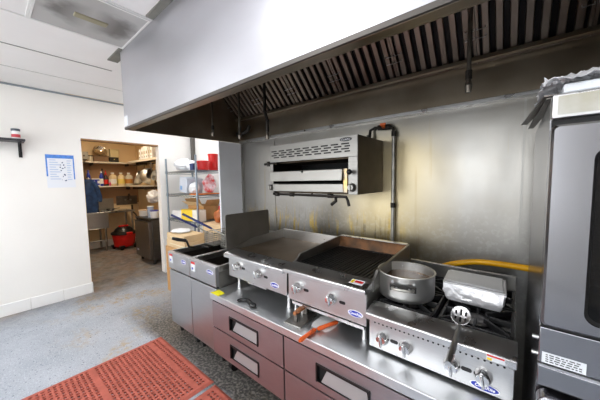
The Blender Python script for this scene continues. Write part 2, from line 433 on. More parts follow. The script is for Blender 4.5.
w.box((-1.1,.1), (-2.48,-2.42), (.85,.89)); w.box((-1.1,.1), (-2.48,-2.42), (2.41,2.45))
struct('added_window_2', w, white_trim)  # second unseen window, added to brighten the cooking line
ld = bpy.data.lights.new('added_fill', 'AREA'); ld.shape = 'RECTANGLE'; ld.size = 1.2; ld.size_y = 1.6; ld.energy = 44; ld.color = (.94,.97,1)
lo = bpy.data.objects.new('added_fill', ld); COL.objects.link(lo); lo.location = (-.5,-2.56,1.65); lo.rotation_euler = (PI/2,0,0)  # fill light added outside the right-hand added window
ld = bpy.data.lights.new('added_fill', 'AREA'); ld.shape = 'RECTANGLE'; ld.size = 1.6; ld.size_y = 1.6; ld.energy = 62; ld.color = (.94,.97,1)
lo = bpy.data.objects.new('added_fill', ld); COL.objects.link(lo); lo.location = (-3.1,-2.56,1.65); lo.rotation_euler = (PI/2,0,0)  # fill light added outside the left-hand added window
struct('wall_right', B((1.9,2.05), (-2.5,2.3), (0,ZC+.02)), wall_paint)
# seams and corner strip of the steel cladding, and the light ledge under the hood
t = MB()
for x in (-2.16,.03): t.box((x-.006,x+.006), (2.155,2.16), (.9,2.01))
t.box((-2.745,-2.725), (2.14,2.16), (.7,2.0))
for z in (1.15,1.5,1.84): t.cyl((-2.735,2.142,z), (-2.735,2.132,z), .008, n=8)
struct('trim_6', t, steel_dull)
struct('trim_7', B((-4.50,-4.43), (2.40,2.45), (1.9,ZC)), mat('conduit_grey', (92,88,82), .5))
# back room behind the doorway
struct('wall_far', B((-7.75,-7.6), (.7,2.7), (0,2.7)), back_paint)
struct('wall_far_right', B((-7.7,-4.64), (2.56,2.7), (0,2.7)), back_paint)
struct('wall_far_left', B((-7.7,-4.64), (.75,.9), (0,2.7)), back_paint)
struct('ceiling_back', B((-7.7,-4.5), (.75,2.7), (2.68,2.76)), back_paint)
struct('shade_sheet_far', B((-7.6,-7.585), (.9,2.56), (1.02,2.03)), back_shade)  # brown sheet standing in for the shade under the upper shelf
struct('baseboard_far', B((-7.6,-7.58), (.9,2.56), (0,.16)), white_trim)

# ------------------------------------------------------------------ lights of the room
def ceiling_light(name, x0, x1, y0, y1, m, label, z=ZC, group=None):
    t = thing(name, label, 'ceiling light', ((x0+x1)/2, (y0+y1)/2, z))
    f = MB(); e = .02
    f.box((x0,x1), (y0,y0+e), (z-.004,z+.07)); f.box((x0,x1), (y1-e,y1), (z-.004,z+.07))
    f.box((x0,x0+e), (y0+e,y1-e), (z-.004,z+.07)); f.box((x1-e,x1), (y0+e,y1-e), (z-.004,z+.07))
    obj('frame', f, grid_white, t)
    obj('lens', B((x0+e,x1-e), (y0+e,y1-e), (z-.001,z+.004)), m, t)
    return t
ceiling_light('ceiling_light', -1.43,-.84, -.95,.25, lamp_on, 'lit ceiling panel straight above the cook\'s side of the hood')
ceiling_light('ceiling_light', -3.26,-2.67, -1.7,-.5, lamp_on, 'lit ceiling panel near the left wall of the kitchen')
ceiling_light('ceiling_light', .40,.99, -1.2,0, lamp_on, 'lit ceiling panel in front of the ovens')
ceiling_light('ceiling_light', -1.43,-.84, -2.2,-1.2, lamp_on, 'lit ceiling panel at the front end of the kitchen')
ceiling_light('ceiling_light', -3.85,-3.29, 1.35,2.2, lamp_on, 'lit ceiling panel beyond the left end of the hood')
ceiling_light('ceiling_light', -6.6,-5.4, 1.5,1.8, lamp_warm, 'warm ceiling panel lighting the back room', z=2.672)

# the unlit troffer by the hood, tube shadows painted on its lens
x0,x1,y0,y1 = -2.65,-2.06,.275,.845
t = thing('ceiling_fixture', 'unlit square ceiling light beside the hood, shadows painted on its lens', 'ceiling light', (-2.355,.56,ZC))
f = MB(); e = .012
for q in (((x0,x1),(y0,y0+e)), ((x0,x1),(y1-e,y1)), ((x0,x0+e),(y0+e,y1-e)), ((x1-e,x1),(y0+e,y1-e))): f.box(*q, (ZC-.004,ZC+.09))
f.box((x0,x1), (y0,y1), (ZC+.085,ZC+.09))
obj('housing', f, grid_white, t)
obj('lens', B((x0+e,x1-e), (y0+e,y1-e), (ZC,ZC+.003)), shadowed_lens, t)
for xx in (-2.44,-2.27):
    obj('lamp_tube', MB().tube([(xx,y0+.04,ZC+.035),(xx,y1-.04,ZC+.035)], .024, 12), mat('dead_tube', (176,170,158), .4), t)
for yy in (.38,.72):
    obj('lamp_holder', B((-2.52,-2.19), (yy-.03,yy+.03), (ZC+.006,ZC+.07)), mat('holder_grey', (120,118,114), .5), t, bevel=.012)
obj('ballast_cover', B((-2.385,-2.325), (.47,.66), (ZC-.008,ZC+.06)), mat('ballast_cover', (150,144,118), .45), t, bevel=.006)

# ------------------------------------------------------------------ hood
hood = thing('range_hood', 'long stainless steel extractor hood over the cooking line', 'extractor hood', (-.7,1.5,2.0))
HX0, HX1 = -2.74, 1.3
obj('front_panel', B((HX0,HX1), (.85,.856), (2.018,ZC+.004)), steel_hood, hood)
l = MB(); l.mi = 1; l.box((HX0,HX1), (.846,.858), (2.0,2.020)); l.mi = 0; l.box((HX0+.004,HX1), (.858,.905), (2.0,2.008)); l.box((HX0+.004,HX1), (.897,.905), (2.008,2.04))
obj('lip', l, [steel_greasy, mat('lip_dark', (92,88,84), .5, .8)], hood, bevel=.002)
l = MB(); l.box((HX0,HX0+.012), (.858,2.158), (2.0,ZC+.004))
obj('end_panel', l, steel_greasy, hood)
obj('end_panel', B((HX1-.012,HX1), (.858,2.158), (2.0,ZC+.004)), steel_greasy, hood)
obj('inner_baffle', B((HX0+.012,HX1-.012), (.905,.912), (2.0,2.66)), steel_greasy, hood)
obj('back_panel', B((HX0+.012,HX1-.012), (2.135,2.158), (2.03,2.30)), steel_greasy, hood)
l = MB(); l.box((HX0+.012,HX1-.012), (2.10,2.158), (2.005,2.03)); obj('back_ledge', l, steel_bright, hood, bevel=.003)
l = MB(); l.prism([(2.135,2.27),(2.06,2.265),(2.06,2.29),(2.066,2.29),(2.066,2.272),(2.135,2.277)], 'x', HX0+.012, HX1-.012)
obj('grease_trough', l, steel_greasy, hood)
obj('top_panel', B((HX0+.012,HX1-.012), (.912,2.158), (2.655,2.662)), steel_greasy, hood)
obj('sticker', B((-2.735,-2.66), (.8485,.85), (2.03,2.115)), label_white, hood, label='small white sticker on the lower left corner')
# grease filters: slanting baffle panels
FB = Vector((0,2.125,2.272)); FD = Vector((0,-1,1)).normalized(); FN = Vector((0,-1,-1)).normalized()
def fM(x): return Matrix(((1,0,0,x),(0,FD.y,FN.y,FB.y),(0,FD.z,FN.z,FB.z),(0,0,0,1)))   # local: x, along slope, outward
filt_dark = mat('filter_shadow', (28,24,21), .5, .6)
filt_steel = mat('filter_baffle', (150,138,126), .42, 1, nscale=4, rgb2=(128,116,104), rvar=.05)
def build_filter(x):
    M = fM(x); W = .497
    fr = MB()
    fr.box((.0,.014), (0,.5), (-.02,.018), M); fr.box((W-.014,W), (0,.5), (-.02,.018), M)
    fr.box((.014,W-.014), (0,.012), (-.02,.018), M); fr.box((.014,W-.014), (.488,.5), (-.02,.018), M)
    o = obj('grease_filter', fr, filt_steel, hood)
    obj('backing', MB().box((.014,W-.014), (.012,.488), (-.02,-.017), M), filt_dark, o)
    s = MB()
    for k in range(7):
        c = .014+.0335+k*.067
        poly = [(c-.020,.0),(c-.015,.014),(c+.015,.014),(c+.020,.0)]
        A = [s.bm.verts.new(M @ Vector((p[0], .013, p[1]))) for p in poly]; Bv = [s.bm.verts.new(M @ Vector((p[0], .487, p[1]))) for p in poly]
        for i in range(3): s.bm.faces.new([A[i], A[i+1], Bv[i+1], Bv[i]])
        s.bm.faces.new([A[3], A[0], Bv[0], Bv[3]])
    obj('baffles', s, filt_steel, o)
    for hx in (.028, W-.028):
        h = MB(); pts = [(hx-.022,.17,.014),(hx-.022,.17,.042),(hx+.022,.17,.042),(hx+.022,.17,.014)]
        h.tube([M @ Vector(p) for p in pts], .003, 6)
        pts = [(hx-.022,.22,.014),(hx-.022,.22,.042),(hx+.022,.22,.042),(hx+.022,.22,.014)]
        h.tube([M @ Vector(p) for p in pts], .003, 6)
        obj('handle', h, steel_bright, o)
for k in range(8): build_filter(-2.72+k*.5)

# fire suppression drops
pipe_dim = mat('pipe_dim', (112,106,98), .4, .9, nscale=20, namt=.3)
def nozzle(x, y, ztop, ztip, bend, label, r=.008):
    t = thing('suppression_nozzle', label, 'pipe', (x,y,ztip), group='fire suppression nozzles hanging in the hood')
    z1 = ztip+.20 if bend else ztip+.12
    p = MB()
    if bend:
        p.tube([(x-bend,y,ztop),(x-bend,y,z1+.02),(x-bend*.2,y,z1-.03),(x,y,z1-.05),(x,y,ztip+.1)], r, 10)
    else: p.tube([(x,y,ztop),(x,y,ztip+.1)], r, 10)
    obj('drop_pipe', p, pipe_black if bend else pipe_dim, t)
    j = MB(); j.cyl((x,y,ztip+.10), (x,y,ztip+.06), .014, n=8)
    obj('swivel_joint', j, pipe_black, t)
    if bend:
        for q in ((x-bend,y,z1+.02),(x,y,z1-.05)): obj('swivel_joint', MB().ball(q, .016, 8), pipe_black, t)
    n_ = MB(); n_.cyl((x,y,ztip+.06), (x,y,ztip+.03), .010, .016, n=12); n_.cyl((x,y,ztip+.03), (x,y,ztip), .016, .012, n=12)
    obj('nozzle_tip', n_, pipe_dim, t)
nozzle(-2.28,1.45,2.654,1.96,0, 'thin pale suppression drop at the far left end of the hood, above the red tubs')
nozzle(-1.93,1.5,2.654,1.90,.0, 'suppression drop second from the left, with a dark fitting beside it', .010)
nozzle(-1.54,1.47,2.654,1.85,.025, 'black jointed suppression drop hanging left of the wall-mounted broiler', .012)
nozzle(-.19,1.5,2.654,1.925,0, 'straight suppression drop on the right, between the broiler and the oven', .010)
# dark fitting beside the second drop
t = thing('pipe_fitting', 'dark pipe elbow at the left rear of the hood, beside the second drop', 'pipe', (-2.66,2.1,2.05))
m_ = MB(); m_.tube([(-2.715,2.07,2.10),(-2.60,2.07,2.105),(-2.50,2.07,2.13),(-2.48,2.07,2.18)], .022, 10)
obj('elbow', m_, pipe_black, t)
m_ = MB(); m_.cyl((-2.70,2.07,2.10), (-2.66,2.07,2.10), .034, n=12); obj('collar', m_, pipe_black, t)

# ------------------------------------------------------------------ wall broiler
X0,X1,YF,YB,Z0,Z1 = -1.76,-.87,1.70,2.155,1.41,1.838
sal = thing('salamander_broiler', 'wall-mounted stainless broiler with vented face below the hood', 'broiler', (-1.315,2.155,1.41))
b = MB(); b.box((X0,X0+.02), (YF+.01,YB), (Z0,Z1)); b.box((X1-.02,X1), (YF+.01,YB), (Z0,Z1)); b.box((X0+.02,X1-.02), (YF+.01,YB), (Z1-.015,Z1)); b.box((X0+.02,X1-.02), (YB-.015,YB), (Z0,Z1-.015)); b.box((X0+.02,X1-.02), (YF+.03,YB-.015), (Z0,Z0+.012)); b.box((X0+.02,X1-.02), (YF+.05,YB-.015), (1.675,1.69))
obj('casing', b, mat('casing_grimy', (84,74,62), .42, 1, nscale=4, rgb2=(58,50,40)), sal, bevel=.002)
fp = MB(); fp.box((X0,X1), (YF,YF+.01), (1.685,Z1)); fp.box((X0,X0+.04), (YF,YF+.01), (Z0,1.685)); fp.box((X1-.075,X1), (YF,YF+.01), (Z0,1.685))
obj('face_panel', fp, mat('steel_face', (142,140,136), .42, 1, nscale=12, namt=.05, stretch=(1,10,10)), sal, bevel=.002)
sl = MB()
for r in range(4):
    z = 1.782-r*.0185
    for k in range(9):
        xx = -1.735+k*.0915+(.028 if r % 2 else 0)
        wv = .066 if k < 8 or not r % 2 else .045
        sl.box((xx, min(xx+wv, -.895)), (YF-.001,YF+.002), (z-.0052,z+.0052))
obj('vent_slots', sl, black_gap, sal)
obj('burner_cavity', B((X0+.022,X1-.022), (YB-.02,YB-.016), (Z0+.015,1.674)), black_gap, sal)
tr = MB(); tr.prism([(YF-.03,1.515),(YF-.02,1.597),(YF-.01,1.603),(YF+.30,1.615),(YF+.30,1.605),(YF-.008,1.594),(YF-.022,1.515)], 'x', -1.735,-.985)
obj('toasting_tray', tr, steel_dull, sal, bevel=.001)
m_ = MB(); m_.cyl((-1.36,YF-.022,1.59), (-1.36,YF-.032,1.59), .008, n=10); obj('tray_stud', m_, black_plastic, sal)
dp = MB(); dp.prism([(YF-.01,1.425),(YF-.01,1.487),(YF+.01,1.497),(YF+.35,1.475),(YF+.35,1.425)], 'x', -1.72,-.985)
obj('drip_tray', dp, steel_dull, sal, bevel=.002, label='steel drip tray browned at its right end')
obj('scorch_plate', B((-.983,-.952), (YF-.004,YF+.004), (1.425,1.60)), mat('heat_tint', (206,172,112), .4, .9, nscale=14, rgb2=(170,160,146)), sal)
def knob(parent, x, y, z, r=.03, m=chrome, dark=False, red=False):
    k = MB(); M = Matrix.Translation((x,y,z)) @ Matrix.Rotation(PI/2, 4, 'X')     # local z -> -y
    k.lathe([(0,0),(r*1.05,0),(r*1.05,.006),(r,.009),(r*.82,.030),(r*.72,.034),(0,.035)], (0,0,0), 24, M)
    o = obj('knob', k, m, parent)
    g_ = MB(); g_.box((-r*.2,r*.2), (-r*.92,r*.92), (.028,.046), M @ Matrix.Rotation(.15, 4, 'Z'))
    obj('grip', g_, m, o, bevel=.004)
    if red: obj('red_glint', MB().box((-r*.5,-r*.3), (-r*.1,r*.5), (.0345,.0365), M), red_ink, o)  # red reflection on the chrome, painted as a small plate
    return o
knob(sal, -1.738,YF-.0,1.46,.026,steel_dull); knob(sal, -.912,YF,1.462,.03,steel_dull)
m_ = MB(); m_.cyl((-.945,YF,1.574), (-.925,YF-.03,1.574), .008, n=8); m_.ball((-.915,YF-.04,1.574), .02, 10); obj('lever', m_, black_plastic, sal)
for zz in (1.677,):
    m_ = MB(); m_.tube([(-1.765,YF+.03,zz),(-1.82,YF+.02,zz),(-1.85,YF+.02,zz-.002)], .012, 8); m_.cyl((-1.80,YF+.02,zz-.022), (-1.80,YF+.02,zz+.022), .016, n=10)
    m_.tube([(-1.77,YF-.006,zz),(-1.66,YF-.006,zz)], .008, 8)
    obj('side_valve', m_, pipe_black, sal)
mb = MB(); ellipse_xz(mb, -.965, 1.812, .05, .0145, YF-.002, YF+.001); eb = obj('badge', mb, dark_print, sal, label='small dark oval badge')
lettering('CookRite', .019, white_ink, eb, Matrix.Translation((-.965,YF-.003,1.811)) @ FRONT)
m_ = MB(); m_.tube([(-1.75,YF+.03,1.397),(-1.4,YF+.03,1.395),(-1.10,YF+.03,1.392)], .011, 8)
for xx in (-1.70,-1.52,-1.12): m_.cyl((xx-.02,YF+.03,1.395), (xx+.02,YF+.03,1.395), .018, n=10)
m_.tube([(-1.10,YF+.03,1.392),(-1.07,YF+.03,1.385),(-1.07,YF+.03,1.355),(-1.11,YF+.03,1.325)], .013, 8)
m_.tube([(-1.10,YF+.03,1.392),(-.98,YF+.03,1.39),(-.965,YF+.03,1.36),(-.955,YF+.03,1.32)], .011, 8)
m_.tube([(-1.3,YF+.03,1.395),(-1.3,YF+.03,1.412)], .01, 8)
obj('gas_rail', m_, pipe_black, sal)

# gas pipe on the wall
gp = thing('gas_pipe', 'vertical gas pipe on the steel wall right of the wall broiler', 'pipe', (-.77,2.125,0))
obj('riser', T([(-.77,2.125,0),(-.77,2.125,1.89)], .014, 12), pipe_galv, gp)
m_ = MB(); m_.tube([(-.77,2.125,1.89),(-.775,2.125,1.925),(-.80,2.125,1.94),(-.93,2.125,1.948),(-.965,2.115,1.93),(-.97,2.10,1.835)], .012, 12)
obj('top_bend', m_, pipe_black, gp)
for a_, b_, r_ in (((-.77,2.125,1.285),(-.77,2.125,1.325),.020),((-.77,2.125,1.86),(-.77,2.125,1.90),.020),((-.90,2.125,1.945),(-.80,2.125,1.94),.022),((-.97,2.10,1.86),(-.97,2.10,1.89),.02)):
    obj('coupling', MB().cyl(a_, b_, r_, n=8), pipe_black, gp)
m_ = MB(); m_.cyl((-.845,2.11,1.945), (-.845,2.085,1.952), .016, n=10); m_.box((-.868,-.822), (2.085,2.095), (1.955,1.97)); obj('shut_off_valve', m_, brass_red, gp)

# ------------------------------------------------------------------ refrigerated chef base
cb = thing('chef_base', 'low refrigerated base with steel worktop and four drawers', 'refrigerated drawer base', (-.9,1.6,0))
CX0, CX1 = -1.81,.02
obj('worktop', B((CX0,CX1), (1.065,1.95), (.612,.66)), steel_top, cb, bevel=.004)
c = MB(); c.box((CX0+.012,CX1-.012), (1.10,1.93), (.165,.612)); obj('carcass', c, steel_door, cb)
for (a,b_) in ((-1.795,-1.04),(-1.028,-.25)):
    for (z0,z1) in ((.395,.598),(.18,.385)):
        cx = (a+b_)/2; hx0,hx1 = cx-.155,cx+.155; zc = (z0+z1)/2; hz0,hz1 = zc-.058,zc+.045
        d = MB()
        d.box((a,hx0), (1.075,1.10), (z0,z1)); d.box((hx1,b_), (1.075,1.10), (z0,z1))
        d.box((hx0,hx1), (1.075,1.10), (z0,hz0)); d.box((hx0,hx1), (1.075,1.10), (hz1,z1))
        o = obj('drawer', d, steel_door, cb)
        h = MB(); h.hexa([(hx0+.03,1.078,hz0+.004),(hx1-.006,1.078,hz0+.004),(hx1-.006,1.086,hz0+.004),(hx0+.03,1.086,hz0+.004),(hx0+.06,1.094,hz1-.025),(hx1-.03,1.094,hz1-.025),(hx1-.03,1.0985,hz1-.025),(hx0+.06,1.0985,hz1-.025)])
        obj('pull_plate', h, mat('pull_steel', (166,163,163), .45, .7), o)
        r = MB(); r.box((hx0,hx1), (1.0975,1.0995), (hz0,hz1)); r.box((hx0,hx0+.008), (1.068,1.0975), (hz0,hz1)); r.box((hx1-.008,hx1), (1.068,1.0975), (hz0,hz1)); r.box((hx0+.008,hx1-.008), (1.068,1.0975), (hz1-.009,hz1)); r.box((hx0+.008,hx1-.008), (1.072,1.0975), (hz0,hz0+.003))
        obj('pull_recess', r, black_plastic, o)
obj('compressor_panel', B((-.238,CX1-.012), (1.078,1.10), (.18,.598)), steel_door, cb)
obj('gaskets', B((CX0+.02,CX1-.02), (1.092,1.1005), (.17,.61)), black_gap, cb)
for x in (-1.70,-.1):
    for yy in (1.18,1.85):
        m_ = MB(); m_.cyl((x,yy,.10), (x,yy,.166), .02, n=10); m_.box((x-.03,x+.03), (yy-.022,yy+.022), (.075,.115)); m_.cyl((x-.018,yy+.02,.05), (x+.018,yy+.02,.05), .05, n=18)
        obj('caster', m_, black_plastic, cb)

# ------------------------------------------------------------------ fryers
steel_fryer = mat('steel_fryer', (186,186,188), .4, 1, nscale=12, namt=.05, rvar=.04, stretch=(1,8,8))
def fryer(x0, x1, label, sub):
    t = thing('deep_fryer', label, 'deep fryer', ((x0+x1)/2,1.5,0), group='deep fryers at the left end of the cooking line')
    yf, yb, zt = 1.13, 1.93, .84
    c = MB(); c.box((x0+.004,x0+.012), (yf+.03,yb), (.105,.80)); c.box((x1-.012,x1-.004), (yf+.03,yb), (.105,.80)); c.box((x0+.012,x1-.012), (yf+.04,yb), (.105,.12)); c.box((x0+.012,x1-.012), (yb-.01,yb), (.12,.80))
    c.box((x0+.012,x1-.012), (yf+.03,yf+.04), (.12,.55))
    obj('cabinet', c, steel_dull, t)
    obj('door', B((x0+.003,x1-.003), (yf+.004,yf+.028), (.115,.655)), steel_fryer, t, bevel=.003)
    obj('door_gap', B((x0+.01,x1-.01), (yf+.03,yf+.035), (.64,.70)), black_gap, t)
    fp = MB(); fp.prism([(yf,.672),(yf-.004,.80),(yf-.004,.838),(yf+.03,.842),(yf+.03,.672)], 'x', x0+.001, x1-.001)
    obj('front_panel', fp, steel_fryer, t, bevel=.003)
    r = MB(); r.box((x0,x0+.022), (yf+.03,yb-.12), (.79,zt)); r.box((x1-.022,x1), (yf+.03,yb-.12), (.79,zt)); r.box((x0+.022,x1-.022), (yb-.13,yb-.12), (.79,zt))
    obj('rim', r, steel, t, bevel=.003)
    v = MB(); v.prism([(yf+.03,.838),(yf+.10,.70),(yf+.10,.5),(yf+.11,.5),(yf+.112,.70),(yf+.05,.838)], 'x', x0+.022, x1-.022)
    v.box((x0+.012,x0+.02), (yf+.03,yb-.13), (.5,.83)); v.box((x1-.02,x1-.012), (yf+.03,yb-.13), (.5,.83)); v.box((x0+.02,x1-.02), (yb-.16,yb-.13), (.5,.83)); v.box((x0+.02,x1-.02), (yf+.09,yb-.13), (.49,.50))
    obj('fry_vat', v, mat('vat_steel', (70,66,62), .4, .8, nscale=8, namt=.2), t)
    obj('oil', B((x0+.02,x1-.02), (yf+.105,yb-.16), (.62,.66)), mat('fry_oil', (40,28,16), .06), t)
    fl = MB(); fl.box((x0+.01,x1-.01), (yb-.12,yb), (.79,.99)); obj('flue', fl, steel_dull, t, bevel=.004)
    badge(t, x1-.10+sub*.02, yf-.0045, .785, .05, .02)
    lb = MB(); lb.box((x0+.035,x0+.10), (yf-.005,yf-.003), (.735,.80)); lb.mi = 1; lb.box((x0+.035,x0+.10), (yf-.0056,yf-.0044), (.80,.82)); lb.mi = 2; lb.box((x0+.045,x0+.07), (yf-.0056,yf-.0044), (.75,.77))
    obj('warning_label', lb, [label_white, red_ink, blue_ink], t)
    for xx in (x0+.05,x1-.05):
        for yy in (yf+.08,yb-.08):
            m_ = MB(); m_.cyl((xx,yy,0), (xx,yy,.105), .018, .024, n=12); obj('foot', m_, black_plastic, t)
    return t
fryer(-2.655,-2.236,'stainless deep fryer at the far left end, beside the cartons',0)
fryer(-2.232,-1.818,'stainless deep fryer next to the low drawer base',1)

def basket(cx, cy, cz, h_end, hm, label, tilt=0):
    t = thing('fry_basket', label, 'fry basket', (cx,cy,cz), group='wire fry baskets on the fryers')
    w, d, h = .085, .16, .13; s = MB(); r = .0024; st = .02
    def wire(a, b_): s.tube([a, b_], r, 4, cap=False)
    nx = int(2*w/st); ny = int(2*d/st); nz = int(h/st)
    for i in range(nx+1):
        x = cx-w+2*w*i/nx
        wire((x,cy-d,cz), (x,cy+d,cz)); wire((x,cy-d,cz), (x,cy-d,cz+h)); wire((x,cy+d,cz), (x,cy+d,cz+h))
    for j in range(ny+1):
        y = cy-d+2*d*j/ny
        wire((cx-w,y,cz), (cx+w,y,cz)); wire((cx-w,y,cz), (cx-w,y,cz+h)); wire((cx+w,y,cz), (cx+w,y,cz+h))
    for k in range(nz+1):
        z = cz+h*k/nz
        for a, b_ in (((cx-w,cy-d,z),(cx+w,cy-d,z)), ((cx+w,cy-d,z),(cx+w,cy+d,z)), ((cx+w,cy+d,z),(cx-w,cy+d,z)), ((cx-w,cy+d,z),(cx-w,cy-d,z))): wire(a, b_)
    obj('mesh', s, pipe_galv, t)
    R = MB(); z = cz+h; R.tube([(cx-w,cy-d,z),(cx+w,cy-d,z),(cx+w,cy+d,z),(cx-w,cy+d,z),(cx-w,cy-d,z)], .004, 6); obj('rim_wire', R, pipe_galv, t)
    a = Vector((cx,cy-d,z)); e = Vector(h_end); k = a.lerp(e, .3)
    obj('handle_rod', MB().tube([a, k], .006, 8), pipe_galv, t)
    obj('grip', MB().tube([k, a.lerp(e, .35), e], .011, 10, rs=[.007,.011,.011]), hm, t)
    # hook that hangs on the flue
    obj('hook', MB().tube([(cx,cy+d,z),(cx,cy+d+.035,z+.02),(cx,1.805,z+.015)], .005, 6), pipe_galv, t)
blue_grip = mat('blue_grip', (30,40,98), .35)
basket(-2.45,1.62,.86,(-2.70,1.20,1.19),blue_grip,'fry basket hanging over the left fryer, blue handle furthest left')
basket(-2.16,1.62,.87,(-2.50,1.22,1.21),blue_grip,'fry basket hanging nearest the griddle splash plate, blue handle')
# black fry basket handle on the left fryer, modelled without its basket
t = thing('basket_handle', 'thick black fry basket handle resting across the rim of the left fryer', 'basket handle', (-2.55,1.4,.845), )
obj('grip', MB().tube([(-2.62,1.16,.965),(-2.60,1.21,.945),(-2.57,1.28,.925)], .016, 10, rs=[.014,.019,.016]), black_plastic, t)
obj('shaft', MB().tube([(-2.57,1.28,.925),(-2.56,1.30,.86),(-2.54,1.33,.852),(-2.50,1.41,.853),(-2.38,1.42,.852)], .011, 8), black_plastic, t)

# ------------------------------------------------------------------ griddle
def appliance_legs(t, xs, ys, z0, z1, r=.013):
    for x in xs:
        for yy in ys:
            m_ = MB(); m_.cyl((x,yy,z0+.02), (x,yy,z1), r, n=12); m_.cyl((x,yy,z0), (x,yy,z0+.02), r*1.3, r*1.15, n=12); obj('leg', m_, steel_bright, t)
def panel_holes(parent, x0, x1, y, z, n):
    m_ = MB()
    for i in range(n): xx = x0+(x1-x0)*i/(n-1); m_.cyl((xx,y-.0012,z), (xx,y+.002,z), .0042, n=8)
    obj('air_holes', m_, black_gap, parent)
def orifice(parent, x, y, z):
    m_ = MB(); m_.prism(rrect(x-.019,x+.019,z-.0085,z+.0085,.008), 'y', y-.0015, y+.002); obj('sight_slot', m_, black_plastic, parent)
gx0, gx1 = -1.745,-1.112
gr = thing('griddle', 'flat steel griddle with a tall dark splash plate on its left', 'griddle', (-1.43,1.5,.66))
obj('body', B((gx0+.012,gx1-.004), (1.212,1.86), (.785,.93)), steel_dull, gr)
obj('control_panel', B((gx0+.01,gx1-.003), (1.20,1.213), (.775,.932)), steel_panel, gr, bevel=.002)
obj('front_ledge', MB().prism([(1.16,.932),(1.16,.956),(1.170,.965),(1.265,.981),(1.265,.932)], 'x', gx0, gx1), steel_bright, gr, bevel=.003)
obj('cooking_plate', B((gx0+.012,gx1-.012), (1.27,1.84), (.94,.967)), griddle_plate_m, gr)
m_ = MB(); m_.prism([(1.262,.94),(1.262,.978),(1.30,.995),(1.45,1.03),(1.86,1.05),(1.86,.94)], 'x', gx0, gx0+.010); obj('side_splash', m_, steel_dull, gr)
m_ = MB(); m_.prism([(1.262,.94),(1.262,.978),(1.30,.995),(1.45,1.03),(1.86,1.05),(1.86,.94)], 'x', gx1-.010, gx1); obj('side_splash', m_, steel_dull, gr)
obj('back_splash', B((gx0+.010,gx1-.010), (1.84,1.86), (.94,1.05)), steel, gr, bevel=.003)
m_ = MB(); m_.prism(rrect(1.19,1.655,.975,1.258,.018), 'x', gx0-.006, gx0-.001); obj('tall_splash_plate', m_, mat('splash_dark', (136,132,126), .48, 1, nscale=5, namt=.15), gr)
knob(gr, -1.618,1.198,.872,.03,chrome,red=True); knob(gr, -1.378,1.198,.866,.03,chrome,red=True)
orifice(gr, -1.555,1.20,.866); orifice(gr, -1.31,1.20,.856)
panel_holes(gr, gx0+.05, gx1-.05, 1.20, .918, 24)
badge(gr, -1.225,1.1985,.82,.042,.018)
obj('grease_drawer', B((-1.53,-1.33), (1.215,1.80), (.755,.783)), steel_bright, gr, bevel=.002)
appliance_legs(gr, (-1.70,-1.16), (1.27,1.80), .66, .785)

# ------------------------------------------------------------------ charbroiler
bx0, bx1 = -1.108,-.553
br = thing('charbroiler', 'gas charbroiler with black bar grates between griddle and burners', 'charbroiler', (-.83,1.5,.66))
c = MB(); c.box((bx0+.012,bx0+.02), (1.212,1.86), (.77,.95)); c.box((bx1-.02,bx1-.012), (1.212,1.86), (.77,.95)); c.box((bx0+.02,bx1-.02), (1.212,1.86), (.77,.80)); c.box((bx0+.02,bx1-.02), (1.85,1.86), (.80,.95))
obj('body', c, steel_dull, br)
obj('control_panel', B((bx0+.01,bx1-.012), (1.20,1.213), (.765,.945)), steel_panel, br, bevel=.002)
obj('front_ledge', MB().prism([(1.16,.945),(1.16,.967),(1.170,.976),(1.272,.992),(1.272,.945)], 'x', bx0, bx1), steel_bright, br, bevel=.003)
side = [(1.262,.93),(1.262,.990),(1.29,1.00),(1.32,1.03),(1.86,1.062),(1.86,.93)]
m_ = MB(); m_.prism(side, 'x', bx0, bx0+.014); obj('side_splash', m_, steel_dull, br)
m_ = MB(); m_.prism(side, 'x', bx1-.014, bx1); obj('side_splash', m_, steel_dull, br)
bs = MB(); bs.prism([(1.80,.95),(1.835,1.03),(1.835,1.062),(1.865,1.062),(1.865,.95)], 'x', bx0+.014, bx1-.014); obj('back_splash', bs, mat('grill_back', (104,70,42), .5, .7, nscale=9, rgb2=(52,40,30)), br)
obj('splash_top', B((bx0+.014,bx1-.014), (1.83,1.868), (1.0622,1.068)), steel_bright, br, bevel=.002)
n = 25; gw = (bx1-bx0-.04)
for s_ in range(4):
    g_ = MB(); xa = bx0+.02+gw*s_/4+.002; xb = bx0+.02+gw*(s_+1)/4-.002
    for i in range(6):
        xx = xa+.006+(xb-xa-.012)*i/5
        g_.prism([(xx-.005,.986),(xx-.0025,.968),(xx+.0025,.968),(xx+.005,.986)], 'y', 1.29, 1.80)
    g_.box((xa,xb), (1.285,1.297), (.966,.988)); g_.box((xa,xb), (1.79,1.802), (.966,.988)); g_.box((xa,xb), (1.54,1.55), (.966,.978))
    obj('grate', g_, black_iron, br)
obj('radiant_bed', B((bx0+.02,bx1-.02), (1.28,1.84), (.90,.915)), mat('radiant', (36,32,29), .7, nscale=20, namt=.4), br)
obj('grate_rest', B((bx0+.02,bx1-.02), (1.268,1.286), (.90,.975)), black_iron, br)
knob(br, -1.02,1.198,.858,.032,chrome,red=True); knob(br, -.772,1.198,.856,.032,chrome,red=True)
orifice(br, -.955,1.20,.856); orifice(br, -.705,1.20,.852)
panel_holes(br, bx0+.05, bx1-.05, 1.20, .932, 22)
badge(br, -.626,1.1985,.815,.044,.018)
lb = MB(); 
def on_ledge(xa, xb, ya, yb_, o_): z_ = lambda y: .976+(y-1.17)*.157+o_; lb.hexa([(xa,ya,z_(ya)-.001),(xb,ya,z_(ya)-.001),(xb,yb_,z_(yb_)-.001),(xa,yb_,z_(yb_)-.001),(xa,ya,z_(ya)),(xb,ya,z_(ya)),(xb,yb_,z_(yb_)),(xa,yb_,z_(yb_))])
